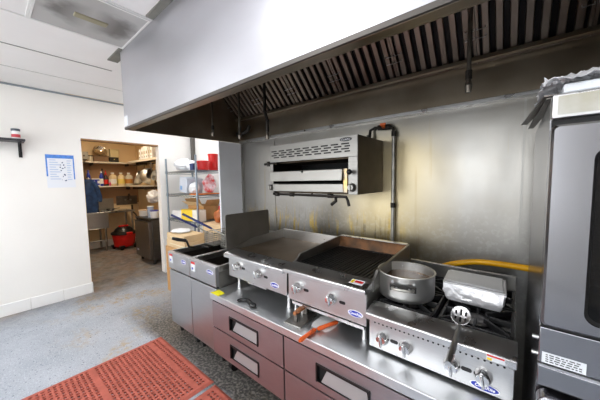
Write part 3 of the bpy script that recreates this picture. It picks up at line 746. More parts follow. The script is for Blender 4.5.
on_ledge(-.66,-.585,1.19,1.235,.001); lb.mi = 1; on_ledge(-.635,-.59,1.205,1.225,.0017); lb.mi = 2; on_ledge(-.655,-.64,1.195,1.23,.0017)
obj('warning_label', lb, [label_white, red_ink, yellow_ink], br)
d = MB(); d.box((bx0+.03,bx1-.03), (1.21,1.222), (.735,.752)); d.box((bx0+.03,bx1-.03), (1.222,1.80), (.735,.74)); obj('drip_tray', d, steel_bright, br)
appliance_legs(br, (bx0+.02,bx0+.075,bx1-.05), (1.26,), .66, .77, .012); appliance_legs(br, (bx0+.05,bx1-.05), (1.80,), .66, .77, .012)

# ------------------------------------------------------------------ burner range
rx0, rx1 = -.548,.022
rg = thing('gas_hotplate', 'four-burner gas hotplate at the right end of the worktop', 'gas hotplate', (-.26,1.5,.66))
obj('body', B((rx0+.01,rx1-.01), (1.212,1.86), (.685,.845)), steel_dull, rg)
obj('control_panel', B((rx0,rx1), (1.20,1.213), (.675,.835)), steel_panel, rg, bevel=.002)
lg = MB(); lg.prism([(1.16,.832),(1.16,.860),(1.168,.867),(1.265,.888),(1.265,.832)], 'x', rx0-.004, rx1+.006); obj('front_ledge', lg, steel_bright, rg, bevel=.003)
tp = MB(); tp.box((rx0+.004,rx1-.004), (1.266,1.86), (.84,.852)); tp.box((rx0,rx0+.008), (1.266,1.86), (.84,.882)); tp.box((rx1-.008,rx1), (1.266,1.86), (.84,.882)); obj('burner_pan', tp, dark_pan, rg)
obj('back_riser', B((rx0,rx1), (1.86,1.88), (.80,.96)), steel_dull, rg, bevel=.003)
for cx in (-.408,-.118):
    for cy in (1.42,1.71):
        g_ = MB(); h = .135; z0, z1 = .874,.89
        for a, b_ in (((cx-h,cx+h),(cy-h,cy-h+.011)), ((cx-h,cx+h),(cy+h-.011,cy+h)), ((cx-h,cx-h+.011),(cy-h,cy+h)), ((cx+h-.011,cx+h),(cy-h,cy+h))): g_.box(a, b_, (z0-.02,z1-.006))
        for k in range(8):
            a = PI/4*k+PI/8*0; r0 = .045; r1 = .13*(1.35 if k % 2 else 1)
            M = Matrix.Translation((cx,cy,0)) @ Matrix.Rotation(a, 4, 'Z')
            g_.hexa([tuple(M @ Vector(p)) for p in ((r0,-.006,z0-.004),(r1,-.006,z0-.014),(r1,.006,z0-.014),(r0,.006,z0-.004),(r0,-.005,z1),(r1,-.005,z1-.002),(r1,.005,z1-.002),(r0,.005,z1))])
        obj('burner_grate', g_, black_iron, rg, bevel=.0015)
        bh = MB(); bh.lathe([(0,.852),(.05,.852),(.055,.860),(.048,.868),(.034,.872),(.02,.868),(0,.866)], (cx,cy,0), 24); obj('burner_head', bh, mat('burner_cast', (120,118,116), .4, .8, nscale=30, namt=.2), rg)
for x_, z_ in ((-.476,.742),(-.366,.740),(-.180,.742),(-.072,.742)): knob(rg, x_,1.198,z_,.030)
orifice(rg, -.422,1.20,.742); orifice(rg, -.128,1.20,.742)
panel_holes(rg, rx0+.03, rx1-.03, 1.20, .806, 26)
badge(rg, -.066,1.1985,.698,.05,.0165)
lb = MB(); lb.box((-.062,-.006), (1.1585,1.1605), (.838,.862)); lb.mi = 1; lb.box((-.06,-.008), (1.1575,1.159), (.854,.860)); lb.mi = 2; lb.box((-.06,-.045), (1.1575,1.159), (.840,.848))
obj('warning_label', lb, [label_white, red_ink, yellow_ink], rg)
appliance_legs(rg, (rx0+.04,rx1-.04), (1.26,1.80), .66, .69, .014)

# yellow gas hose behind the burners
hp = [(-.60,2.06,.70),(-.53,2.09,.76),(-.434,2.13,.84),(-.344,2.139,.89),(-.223,2.139,.930),(-.14,2.139,.942),(-.059,2.139,.946),(.05,2.139,.946),(.119,2.139,.943),(.30,2.139,.92),(.45,2.139,.85)]
def smooth_path(P, k=6):
    P = [Vector(p) for p in P]; out = []
    for i in range(len(P)-1):
        p0,p1,p2,p3 = P[max(i-1,0)],P[i],P[i+1],P[min(i+2,len(P)-1)]
        for j in range(k):
            t_ = j/k; out.append(.5*((2*p1)+(p2-p0)*t_+(2*p0-5*p1+4*p2-p3)*t_*t_+(3*p1-p0-3*p2+p3)*t_**3))
    return out+[P[-1]]
obj('gas_hose', MB().tube(smooth_path(hp), .0195, 14), hose_yellow, None, label='thick yellow gas hose along the wall behind the burners', cat='hose', loc=(-.2,2.139,.9))

# stock pot
pc = (-.445,1.435); R = .143; zb = .891
pt = thing('stock_pot', 'dented aluminium pot of broth on the left rear burner', 'pot', (*pc,zb))
p = MB(); p.lathe([(0,0),(R*.9,0),(R*.97,.008),(R,.03),(R,.128),(R+.004,.132),(R+.003,.136),(R-.005,.134),(R-.006,.03),(R*.9,.006),(0,.005)], (*pc,zb), 48)
obj('pan', p, aluminium, pt, angle=50)
obj('broth', MB().lathe([(0,.088),(R-.006,.088)], (*pc,zb), 48), soup, pt)
def pot_handle(ang):
    M = Matrix.Translation((*pc,zb)) @ Matrix.Rotation(ang, 4, 'Z')     # local +x outward
    h = MB(); P = [(R-.002,-.045,.082),(R+.022,-.048,.086),(R+.048,-.038,.092),(R+.058,0,.095),(R+.048,.038,.092),(R+.022,.048,.086),(R-.002,.045,.082)]
    h.tube([M @ Vector(q) for q in smooth_path(P, 4)], .0075, 8)
    o = obj('handle', h, pipe_galv, pt)
    pl = MB(); pl.box((R-.002,R+.004), (-.062,.062), (.066,.100), M); obj('rivet_plate', pl, mat('plate_dark', (58,56,54), .4, .7), o, bevel=.004)
    rv = MB()
    for yy in (-.05,-.03,.03,.05):
        a = M @ Vector((R+.003,yy,.083)); b_ = M @ Vector((R+.009,yy,.083)); rv.cyl(a, b_, .006, .004, n=8)
        a = M @ Vector((R-.005,yy,.108)); b_ = M @ Vector((R-.012,yy,.108)); rv.cyl(a, b_, .007, .004, n=8)
    obj('rivets', rv, steel_bright, o)
pot_handle(math.radians(-78)); pot_handle(math.radians(102))

# foil-covered pan with a steel lid
fpn = thing('steam_pan', 'rectangular lidded steel pan wrapped in foil on the right burners', 'pan', (-.145,1.57,.89))
ang = 0
def quadbox(P, z0, z1, inset=0):
    c = sum((Vector((*p,0)) for p in P), Vector())/4; Q = [Vector((*p,0))+(c-Vector((*p,0)))*inset for p in P]
    return [(q.x,q.y,z0) for q in Q]+[(p[0],p[1],z1) for p in P]
lidq = [(-.272,1.47),(-.012,1.462),(-.020,1.672),(-.282,1.672)]
m_ = MB(); m_.hexa(quadbox(lidq, .986, .994)); m_.hexa(quadbox([(-.262,1.482),(-.024,1.474),(-.032,1.66),(-.27,1.66)], .994, 1.002, 0)); obj('lid', m_, mat('lid_steel', (204,204,204), .4, .55, nscale=5, namt=.08), fpn, bevel=.004)
st = MB(); bmx = st.bm
nu, nv = 40, 14; rows = []
for j in range(nv+1):
    v_ = j/nv; ring = []
    for i in range(nu*4):
        e_ = i//nu; u_ = (i % nu)/nu; a = Vector((*lidq[e_],0)); b_ = Vector((*lidq[(e_+1)%4],0)); q = a.lerp(b_, u_)
        c = Vector((-.147,1.57,0)); q = c+(q-c)*(.985-.16*v_+.05*math.sin(v_*PI))
        z = .986-.09*v_
        nn = noise.noise(Vector((q.x*28,q.y*28,z*40)))*.014*(.2+v_)+noise.noise(Vector((q.x*70,q.y*70,z*90)))*.006*(.2+v_)
        out_ = (q-c).normalized(); q = q+out_*nn
        if e_ == 0: q.y -= .02*v_*(1-v_)*4*u_
        ring.append(bmx.verts.new((q.x,q.y,max(z+nn*.4,.8915))))
    rows.append(ring)
for a, b_ in zip(rows, rows[1:]):
    for i in range(len(a)): bmx.faces.new([a[i], a[(i+1)%len(a)], b_[(i+1)%len(a)], b_[i]])
obj('foil_wrap', st, foil, fpn, angle=20)

# slotted spoon resting on the front ledge
sp = thing('slotted_spoon', 'steel slotted spoon leaning off the front of the burners', 'spoon', (-.165,1.29,.89))
s = MB(); c = Vector((-.163,1.285,.902)); rad = .037; NG = 40; gv = {}
def spoon_vert(i, j):
    if (i, j) not in gv:
        u_, v_ = 2*i/NG-1, 2*j/NG-1; q = min(1, math.hypot(u_, v_))
        gv[(i,j)] = s.bm.verts.new(c+Vector((u_*rad, v_*rad*1.12*.72+.009*(1-q*q)*.69-.012, .026+v_*rad*1.12*.69-.009*(1-q*q)*.72)))
    return gv[(i,j)]
for i in range(NG):
    for j in range(NG):
        u_, v_ = 2*(i+.5)/NG-1, 2*(j+.5)/NG-1
        if math.hypot(u_, v_) > 1: continue
        if any(abs(u_-a) < .085 and .08 < abs(v_) < b_ for a, b_ in ((-.5,.5),(0,.7),(.5,.5))): continue
        s.bm.faces.new([spoon_vert(i,j), spoon_vert(i+1,j), spoon_vert(i+1,j+1), spoon_vert(i,j+1)])
o = obj('bowl', s, steel_bright, sp, angle=60); sm = o.modifiers.new('thickness', 'SOLIDIFY'); sm.thickness = .0018
h = MB(); h.tube([(-.163,1.245,.901),(-.162,1.22,.898),(-.160,1.12,.889),(-.158,1.02,.880),(-.158,.985,.876)], .006, 10, rs=[.006,.007,.010,.013,.010]); obj('handle', h, steel_bright, sp)

# small white box behind the pot
obj('sponge_block', B((-.30,-.262), (1.645,1.68), (.891,.94)), white_plastic, None, bevel=.004, label='tiny white block behind the broth pot', cat='block', loc=(-.28,1.66,.891))

# ------------------------------------------------------------------ things on the worktop
nt_ = MB(); nt_.prism([(-1.80,1.068),(-1.695,1.068),(-1.70,1.128),(-1.79,1.138)], 'z', .6605, .6615); obj('paper_note', nt_, mat('yellow_note', (246,236,20), .6), None, label='bright yellow note stuck on the left corner of the worktop', cat='note', loc=(-1.75,1.1,.66))
t = thing('hand_tool', 'small black hand tool lying on the worktop in front of the griddle', 'hand tool', (-1.43,1.13,.66))
obj('handle', MB().tube(smooth_path([(-1.50,1.118,.672),(-1.46,1.145,.672),(-1.415,1.14,.673),(-1.37,1.125,.673)], 4), .010, 10, rs=None), black_plastic, t)
obj('head', MB().blob((-1.362,1.12,.674), .032, .020, .013, .12, 2, 3), black_plastic, t)
obj('tail_ring', MB().tube([(-1.50+.016*math.cos(a*PI/6),1.118+.016*math.sin(a*PI/6),.668) for a in range(13)], .005, 8), black_plastic, t)
# grill press
t = thing('grill_press', 'steel grill press with a wooden handle on the worktop', 'grill press', (-1.0,1.20,.66))
Mx = Matrix.Translation((-1.0,1.20,.66)) @ Matrix.Rotation(.08, 4, 'Z')
obj('plate', MB().box((-.062,.062), (-.092,.092), (.0005,.008), Mx), steel_dull, t, bevel=.002)
for yy in (-.055,.055):
    obj('post', MB().box((-.012,.012), (yy-.006,yy+.006), (.008,.062), Mx), dark_tray, t, bevel=.002)
obj('handle', MB().tube([Mx @ Vector((0,y_,.064)) for y_ in (-.068,-.05,0,.05,.068)], .014, 12, rs=[.011,.014,.015,.014,.011]), wood_grip, t)
# turners
def turner(loc, rot, lift, bladem, label, bw=.066, bl=.21, tip=.004):
    t = thing('turner', label, 'turner', (0,0,0), group='orange-handled turners')
    # built pointing along +y from the handle end
    obj('handle', MB().tube([(0,0,.014),(0,.012,.014),(0,.07,.015),(0,.13,.0135),(0,.142,.012)], .012, 12, rs=[.008,.012,.0105,.012,.008]), orange_grip, t)
    obj('neck', MB().hexa([(-.006,.142,.009),(.006,.142,.009),(.012,.18,tip),(-.012,.18,tip),(-.006,.142,.013),(.006,.142,.013),(.012,.18,tip+.002),(-.012,.18,tip+.002)]), steel_bright, t)
    b = MB(); b.prism([(-bw*.75,.172),(bw*.75,.172),(bw,.20),(bw,.172+bl),(-bw,.172+bl),(-bw,.20)], 'z', .0012, .003); obj('blade', b, bladem, t)
    t.location = (loc[0], loc[1], .66+lift); t.rotation_euler = (0,0,rot); return t
turner((-.850,1.005), .0, .0002, mat('blade_steel', (226,226,226), .5, .3), 'turner with orange handle overhanging the worktop edge, bright steel blade')
turner((-.835,1.150), -.34, .0045, dark_tray, 'turner with orange handle lying across the other blade, dark blade in shadow', bw=.05, bl=.15)

# ------------------------------------------------------------------ ovens
def oven(name, z0, z1, label, top_cap):
    t = thing(name, label, 'oven', (.53,1.4,z0), group='stacked ovens at the right end')
    x0, x1, yf, yb = .07, 1.02, 1.02, 1.86
    c = MB(); c.box((x0,x0+.02), (yf+.03,yb), (z0,z1)); c.box((x1-.02,x1), (yf+.03,yb), (z0,z1)); c.box((x0+.02,x1-.02), (yb-.02,yb), (z0,z1)); c.box((x0+.02,x1-.02), (yf+.04,yb-.02), (z1-.05,z1)); c.box((x0+.02,x1-.02), (yf+.04,yb-.02), (z0,z0+.05))
    obj('body', c, steel_oven, t)
    return t, x0, x1, yf, yb
t, ox0, ox1, oyf, oyb = oven('convection_oven', .895, 1.744, 'tall stainless oven with dark window, topmost of the stacked ovens', True)
b = MB(); b.box((ox0,ox1), (oyf,oyf+.03), (1.678,1.745)); obj('header_panel', b, steel_bright, t, bevel=.004)
obj('header_label', B((ox0+.012,ox0+.34), (oyf-.0015,oyf+.001), (1.688,1.738)), label_stained, t, label='stained cream label strip across the top')
obj('door_gap', B((ox0+.005,ox1-.005), (oyf+.02,oyf+.03), (1.09,1.68)), black_gap, t) if False else None
# door with rounded edges and a rounded window opening
dz0, dz1 = 1.095, 1.658; wx0, wx1, wz0, wz1 = ox0+.082, ox1-.082, 1.125, 1.592
d = MB(); outer = rrect(ox0,ox1,dz0,dz1,.012,6); inner = rrect(wx0,wx1,wz0,wz1,.03,6); n_ = len(outer)
def loop(P, y): return [d.bm.verts.new((p[0],y,p[1])) for p in P]
of, inf = loop(rrect(ox0+.006,ox1-.006,dz0+.006,dz1-.006,.012,6), oyf-.03), loop(inner, oyf-.03); om = loop(outer, oyf-.022); ob, ib = loop(outer, oyf+.018), loop(inner, oyf+.018)
for i in range(n_):
    j = (i+1) % n_
    for a, b_ in ((of,inf),(om,of),(ob,om),(inf,ib)): d.bm.faces.new([a[i],a[j],b_[j],b_[i]])
    d.bm.faces.new([ob[i],ob[j],ib[j],ib[i]])
dr = obj('door', d, steel_oven, t, angle=30)
m_ = MB(); m_.prism(rrect(wx0-.006,wx1+.006,wz0-.006,wz1+.006,.034,6), 'y', oyf-.016, oyf-.010); obj('window_glass', m_, oven_glass, dr)
# window gasket ring
m_ = MB(); a1 = rrect(wx0+.001,wx1-.001,wz0+.001,wz1-.001,.03,6); a2 = rrect(wx0+.008,wx1-.008,wz0+.008,wz1-.008,.026,6)
l0 = [m_.bm.verts.new((p[0],oyf-.026,p[1])) for p in a1]; l1 = [m_.bm.verts.new((p[0],oyf-.017,p[1])) for p in a2]
for i in range(len(l0)): j = (i+1) % len(l0); m_.bm.faces.new([l0[i],l0[j],l1[j],l1[i]])
obj('window_gasket', m_, black_plastic, dr)
for k in range(5):
    m_ = MB(); zz = 1.18+k*.09
    for q in range(9): m_.tube([(ox0+.06,oyf+.08+q*.08,zz),(ox1-.06,oyf+.08+q*.08,zz)], .003, 5)
    obj('oven_rack', m_, pipe_galv, t)
obj('cavity_back', B((ox0+.03,ox1-.03), (oyb-.04,oyb-.025), (1.0,1.70)), mat('cavity_enamel', (96,74,50), .4, .5, nscale=5, namt=.3), t)
# dark band and lower panels under the door
obj('sill_gap', B((ox0+.003,ox1-.003), (oyf+.022,oyf+.035), (1.07,1.68)) if False else B((ox0+.003,ox1-.003), (oyf+.004,oyf+.03), (1.076,1.094)), black_gap, t)
obj('header_gap', B((ox0+.003,ox1-.003), (oyf+.012,oyf+.03), (1.658,1.678)), black_gap, t)
obj('lower_panel', B((ox0,ox1), (oyf,oyf+.03), (.968,1.078)), steel_oven, t, bevel=.003)
obj('panel_edge', B((ox0,ox1), (oyf-.004,oyf+.02), (.960,.967)), steel_bright, t)
obj('base_panel', B((ox0,ox1), (oyf,oyf+.03), (.897,.959)), steel_oven, t, bevel=.003)
lb = MB(); lb.box((ox0+.008,ox0+.098), (oyf-.0015,oyf+.001), (.972,1.004)); lb.mi = 1
random.seed(3)
for r_ in range(4):
    xx = ox0+.016
    while xx < ox0+.086:
        wv = random.uniform(.004,.012); lb.box((xx,min(xx+wv,ox0+.09)), (oyf-.002,oyf-.001), (.977+r_*.0065,.980+r_*.0065)); xx += wv+.003
obj('rating_label', lb, [label_white, dark_print], t, label='white label of fine print')
for zz in (1.035,.985):
    m_ = MB(); m_.cyl((ox0,oyf+.02,zz), (ox0-.014,oyf+.02,zz), .006, n=8); obj('hinge_pin', m_, steel_bright, t)
# the lower oven of the stack
t2, *_ = oven('convection_oven', .10, .893, 'stainless oven at the bottom of the stack, only its top edge in view', False)
m_ = MB(); m_.prism(rrect(ox0,ox1,.20,.885,.03,6), 'y', oyf-.03, oyf+.02); obj('door', m_, steel_oven, t2, bevel=.005)
obj('kick_panel', B((ox0,ox1), (oyf+.005,oyf+.03), (.11,.195)), steel_oven, t2)
for xx in (ox0+.06,ox1-.06):
    for yy in (1.1,1.75):
        m_ = MB(); m_.cyl((xx,yy,0), (xx,yy,.10), .022, n=12); obj('leg', m_, steel_dull, t2)
# things on top of the oven
obj('sheet_pan', B((.092,.62), (1.025,1.42), (1.746,1.770)), label_white, None, bevel=.004, label='shallow pale tray on top of the oven, under the foil', cat='tray', loc=(.35,1.2,1.746))
f = MB(); nx, ny = 64, 44; rows = []
for j in range(ny+1):
    row = []
    for i in range(nx+1):
        u_, v_ = i/nx, j/ny; x = .048+u_*.52; y = 1.0+v_*.38
        e_ = min(u_,1-u_,v_,1-v_)
        z = 1.792-.012*math.exp(-e_*22)
        z += .011*noise.noise(Vector((x*22,y*22,1)))+.016*abs(noise.noise(Vector((x*52,y*52,4))))+.008*noise.noise(Vector((x*110,y*110,7)))
        x += .010*noise.noise(Vector((x*30,y*30,9))); y += .010*noise.noise(Vector((x*30,y*30,17)))
        row.append(f.bm.verts.new((x,y,max(z,1.7715))))
    rows.append(row)
for a, b_ in zip(rows, rows[1:]):
    for i in range(nx): f.bm.faces.new([a[i],a[i+1],b_[i+1],b_[i]])
o = obj('foil_sheet', f, foil, None, label='crumpled aluminium foil heaped on top of the oven', cat='foil', loc=(.3,1.2,1.772), smooth=False)
sm = o.modifiers.new('thickness', 'SOLIDIFY'); sm.thickness = .001
t = thing('tongs', 'dark metal tongs jutting over the left top edge of the oven', 'tongs', (.05,1.4,1.7460))
m_ = MB(); m_.hexa([(.055,1.06,1.7510),(.085,1.06,1.7510),(.032,1.60,1.7570),(.010,1.60,1.7570),(.055,1.06,1.7550),(.085,1.06,1.7550),(.032,1.60,1.7610),(.010,1.60,1.7610)]); obj('arm', m_, dark_tray, t)
m_ = MB(); m_.hexa([(.060,1.07,1.7455),(.088,1.07,1.7455),(.056,1.66,1.7455),(.036,1.66,1.7455),(.060,1.07,1.7490),(.088,1.07,1.7490),(.056,1.66,1.7490),(.036,1.66,1.7490)]); obj('arm', m_, dark_tray, t)

# ------------------------------------------------------------------ floor mats
def floor_mat_mesh(x0, x1, y0, y1, label):
    P = .0315; bd = .04; h = .013; m_ = MB(); bm = m_.bm
    nx = int(round((x1-x0-2*bd)/P)); ny = int(round((y1-y0-2*bd)/P)); px = (x1-x0-2*bd)/nx; py = (y1-y0-2*bd)/ny
    V = {}
    def vt(x, y, z):
        k = (round(x,5), round(y,5), z)
        if k not in V: V[k] = bm.verts.new((x,y,z))
        return V[k]
    for i in range(nx):
        for j in range(ny):
            cx = x0+bd+(i+.5)*px; cy = y0+bd+(j+.5)*py
            cor = [(cx-px/2,cy-py/2),(cx+px/2,cy-py/2),(cx+px/2,cy+py/2),(cx-px/2,cy+py/2)]
            solid = j % 14 == 13
            if solid:
                bm.faces.new([vt(*c_,h) for c_ in cor]); continue
            # oblong drain hole, alternating direction
            rx, ry = (.42,.29) if (i+j) % 2 else (.29,.42)
            ho = [(cx+px*rx*math.cos(a*PI/4+PI/8), cy+py*ry*math.sin(a*PI/4+PI/8)) for a in range(8)]
            hv = [bm.verts.new((*q,h)) for q in ho]; lv = [bm.verts.new((*q,0.001)) for q in ho]
            C4 = [vt(*c_,h) for c_ in cor]
            # corner c (c=0 ll,1 lr,2 ur,3 ul); hole vertices 0..7 at 22.5,67.5,...
            grp = {2:(0,1),3:(2,3),0:(4,5),1:(6,7)}
            for c_, (a, b_) in grp.items(): bm.faces.new([C4[c_], hv[b_], hv[a]])
            for c_, nx_c, a, b_ in ((2,3,1,2),(3,0,3,4),(0,1,5,6),(1,2,7,0)): bm.faces.new([C4[c_], C4[nx_c], hv[b_], hv[a]])
            for k in range(8): bm.faces.new([hv[k], hv[(k+1)%8], lv[(k+1)%8], lv[k]])
    e = .022
    for a, b_ in (((x0+e,y0+e,x1-e,y0+bd),0), ((x0+e,y1-bd,x1-e,y1-e),0), ((x0+e,y0+bd,x0+bd,y1-bd),0), ((x1-bd,y0+bd,x1-e,y1-bd),0)):
        xa,ya,xb,yb = a; bm.faces.new([bm.verts.new(q) for q in ((xa,ya,h),(xb,ya,h),(xb,yb,h),(xa,yb,h))])
    I = [(x0+e,y0+e),(x1-e,y0+e),(x1-e,y1-e),(x0+e,y1-e)]; O = [(x0,y0),(x1,y0),(x1,y1),(x0,y1)]
    for k in range(4):
        j = (k+1) % 4; bm.faces.new([bm.verts.new(q) for q in ((*O[k],.002),(*O[j],.002),(*I[j],h),(*I[k],h))])
        bm.faces.new([bm.verts.new(q) for q in ((*O[k],.0004),(*O[j],.0004),(*O[j],.002),(*O[k],.002))])
    o = obj('floor_mat', m_, mat_rubber, None, label=label, cat='floor mat', group='red rubber drainage mats', loc=((x0+x1)/2,(y0+y1)/2,0.0), smooth=False)
    return o
floor_mat_mesh(-2.65,-1.715,-.45,1.015,'large red perforated rubber mat on the floor, left of the two')
floor_mat_mesh(-1.685,-.78,-.45,1.005,'red perforated rubber mat close by the drawers, only its corner in view')

# ------------------------------------------------------------------ left wall things
t = thing('wall_shelf', 'black bracketed shelf on the wall at the far left', 'shelf', (XL,.1,2.03))
obj('board', B((XL+.002,XL+.21), (-.6,.34), (2.012,2.036)), mat('shelf_black', (52,52,56), .45), t, bevel=.004)
m_ = MB(); m_.box((XL+.001,XL+.012), (.29,.32), (1.84,2.012)); m_.prism([(XL+.012,1.99),(XL+.17,2.0),(XL+.17,2.012),(XL+.012,2.012)], 'y', .297, .313); m_.prism([(XL+.012,1.90),(XL+.08,1.995),(XL+.095,1.995),(XL+.012,1.875)], 'y', .299, .311)
obj('bracket', m_, black_plastic, t)
m_ = MB(); m_.box((XL+.001,XL+.012), (-.45,-.42), (1.84,2.012)); obj('bracket', m_, black_plastic, t)
t = thing('spice_jar', 'small red and white jar with a dark lid on the black wall shelf', 'jar', (XL+.12,.275,2.036))
j = MB(); j.lathe([(0,0),(.033,0),(.036,.004),(.036,.085),(.03,.092),(0,.092)], (XL+.12,.275,2.036), 24); obj('glass', j, white_plastic, t)
j = MB(); j.lathe([(.0365,.02),(.0365,.055)], (XL+.12,.275,2.036), 24); obj('wrapper', j, mat('wrapper_red', (196,60,70), .45), t)
j = MB(); j.lathe([(0,.092),(.037,.092),(.038,.115),(.034,.118),(0,.118)], (XL+.12,.275,2.036), 24); obj('lid', j, mat('lid_grey', (66,72,84), .45), t)
# poster
t = thing('wall_poster', 'blue-bordered paper notice with dark figures taped beside the doorway', 'poster', (XL,.65,1.48))
obj('sheet', B((XL+.0005,XL+.002), (.512,.785), (1.475,1.893)), poster_white, t)
m_ = MB(); m_.box((XL+.0018,XL+.0026), (.512,.785), (1.848,1.893)); m_.box((XL+.0018,XL+.0026), (.512,.527), (1.62,1.848)); m_.box((XL+.0018,XL+.0026), (.772,.785), (1.58,1.848)); obj('border', m_, poster_blue, t)
m_ = MB()
def yz_blob(cy, cz, ry, rz, rot=0, n=14):
    P = []
    for k in range(n):
        a = 2*PI*k/n; u_, v_ = ry*math.cos(a), rz*math.sin(a)*(1+.25*math.sin(3*a)); P.append((cy+u_*math.cos(rot)-v_*math.sin(rot), cz+u_*math.sin(rot)+v_*math.cos(rot)))
    m_.prism(P, 'x', XL+.0018, XL+.0028)
for cy, cz, ry, rz, ro in ((c_[0],c_[1],c_[2]*.6,c_[3]*.6,c_[4]) for c_ in ((.668,1.795,.016,.010,.6),(.650,1.765,.007,.012,.2),(.680,1.765,.012,.016,-.5),(.645,1.735,.010,.016,.4),(.668,1.722,.018,.010,0),(.690,1.735,.007,.018,0),(.652,1.695,.012,.012,0),(.684,1.64,.014,.022,.5),(.668,1.618,.008,.014,0),(.690,1.565,.022,.012,.3),(.655,1.575,.006,.006,0))):
    m_ = MB(); yz_blob(cy,cz,ry,rz,ro); obj('figure', m_, navy, t)
for q in (0,1):
    m_ = MB()
    for r_ in range(9):
        z = 1.82-r_*.03-.006*q; ya, yb_ = (.545,.605+.02*(r_%3)) if q == 0 else (.71,.755-.01*(r_%2))
        m_.box((XL+.0018,XL+.0024), (ya,yb_), (z,z+.012))
    obj('text_column', m_, pale_print, t)
lettering('CHOKING', .032, white_ink, t, Matrix(((0,0,1,XL+.003),(1,0,0,.648),(0,1,0,1.871),(0,0,0,1))), name='heading', shear=0) if False else None

# ------------------------------------------------------------------ wire shelving and what is on it
su = thing('wire_shelving', 'tall zinc wire shelving unit loaded with supplies beside the doorway', 'shelving', (-3.93,2.12,0))
SX0,SX1,SY0,SY1 = -4.40,-3.47,1.915,2.36
for x in (SX0,SX1):
    for y in (SY0,SY1):
        m_ = MB(); m_.cyl((x,y,0), (x,y,1.90), .0145, n=12)
        for z in (.30,.93,1.325,1.685): m_.cyl((x,y,z-.025), (x,y,z+.02), .021, .018, n=12)
        obj('post', m_, shelf_wire, su)
for z in (.30,.93,1.325,1.685):
    m_ = MB()
    for a, b_ in (((SX0,SY0),(SX1,SY0)), ((SX1,SY0),(SX1,SY1)), ((SX1,SY1),(SX0,SY1)), ((SX0,SY1),(SX0,SY0))):
        m_.tube([(*a,z),(*b_,z)], .006, 6); m_.tube([(*a,z-.03),(*b_,z-.03)], .005, 6)
    k = 0
    for i in range(34): x = SX0+(SX1-SX0)*(i+.5)/34; m_.tube([(x,SY0,z+.004),(x,SY1,z+.004)], .0025, 4)
    for i in range(10):
        x = SX0+(SX1-SX0)*i/10; m_.tube([(x,SY0,z-.03),(x+.046,SY0,z),(x+.093,SY0,z-.03)], .0025, 4)
    obj('shelf', m_, shelf_wire, su)
def tub(c, r, h, m, label, group=None, name='plastic_tub', lidm=None):
    t = thing(name, label, 'tub', c, group)
    p = MB(); p.lathe([(0,0),(r*.9,0),(r*.93,.006),(r,h-.012),(r*1.05,h-.01),(r*1.05,h),(0,h)], c, 32); obj('tub_body', p, m, t)
    p = MB(); p.lathe([(0,h),(r*1.08,h),(r*1.08,h+.012),(r*.95,h+.016),(0,h+.016)], c, 32); obj('lid', p, lidm or m, t)
    return t
tub((-3.51,2.05,1.692),.082,.115,red_plastic,'wide red tub at the bottom of the stack on the top wire shelf')
tub((-3.585,2.265,1.692),.072,.235,red_plastic,'tall red tub behind the wide one on the top wire shelf')
def bag(c, rx, ry, rz, m, label, name='plastic_bag', cat='bag', seed=1, amp=.25, flat=None):
    return obj(name, MB().blob((c[0],c[1],c[2]+rz), rx, ry, rz, amp, 4, seed, 4, flat=-rz*.92), m, None, label=label, cat=cat, loc=c, angle=60)
bag((-4.12,2.10,1.692), .22,.16,.10, white_film, 'white plastic bag of supplies on the left of the top wire shelf', seed=2)
bag((-3.78,2.08,1.692), .11,.13,.075, white_film, 'small white bundle right of the big bag on the top wire shelf', seed=5)
t = thing('dark_canister', 'small dark blue and white carton on the top wire shelf beside the tubs', 'carton', (-3.62,1.98,1.692))
obj('carton', B((-3.70,-3.61), (1.94,2.00), (1.692,1.79)), navy, t, bevel=.004); obj('white_end', B((-3.705,-3.68), (1.935,2.005), (1.692,1.775)), white_plastic, t)
t = thing('carton', 'white and pale blue carton on the middle wire shelf', 'carton', (-3.95,2.08,1.332))
Mx = Matrix.Translation((-3.92,2.08,1.332)) @ Matrix.Rotation(.15, 4, 'Y')
obj('box', MB().box((-.15,.08), (-.13,.13), (.03,.25), Mx), mat('carton_blue_white', (206,214,226), .5), t); obj('print_panel', MB().box((-.12,-.06), (-.131,-.129), (.06,.12), Mx), mat('pale_blue', (120,170,220), .5), t)
bag((-3.70,2.00,1.349), .11,.06,.08, white_film, 'white bag of supplies slumped on the middle wire shelf', seed=8)
bag((-3.55,2.17,1.349), .09,.09,.13, red_bag_m, 'red and white printed bag on the middle wire shelf', seed=9, amp=.3)
obj('tray', B((-3.74,-3.48), (1.94,2.3), (1.332,1.348)), orange_box, None, bevel=.004, label='flat orange-brown tray under the red bag on the middle wire shelf', cat='tray', loc=(-3.6,2.1,1.332))
# open cardboard box on third shelf
t = thing('open_carton', 'open cardboard box with raised flaps on the lower wire shelf', 'cardboard box', (-3.85,2.2,.937))
c = MB(); x0,x1,y0,y1,z0,z1 = -4.1,-3.62,2.1,2.34,.937,1.15
c.box((x0,x1),(y0,y0+.006),(z0,z1)); c.box((x0,x1),(y1-.006,y1),(z0,z1)); c.box((x0,x0+.006),(y0,y1),(z0,z1)); c.box((x1-.006,x1),(y0,y1),(z0,z1)); c.box((x0,x1),(y0,y1),(z0,z0+.006)); obj('box', c, cardboard, t)
fl = MB(); fl.prism([(y0,z1),(y0-.10,z1+.07),(y0-.104,z1+.066),(y0,z1-.004)], 'x', x0,x1); obj('flap', fl, cardboard_pale, t)
fl = MB(); fl.prism([(x1,z1),(x1+.09,z1+.10),(x1+.094,z1+.096),(x1,z1-.004)], 'y', y0,y1); obj('flap', fl, cardboard, t)
fl = MB(); fl.prism([(x0,z1),(x0-.10,z1+.10),(x0-.104,z1+.096),(x0,z1-.004)], 'y', y0,y1); obj('flap', fl, cardboard, t)
t = thing('yellow_carton', 'yellow and white carton at the front of the lower wire shelf', 'carton', (-3.8,1.98,.937))
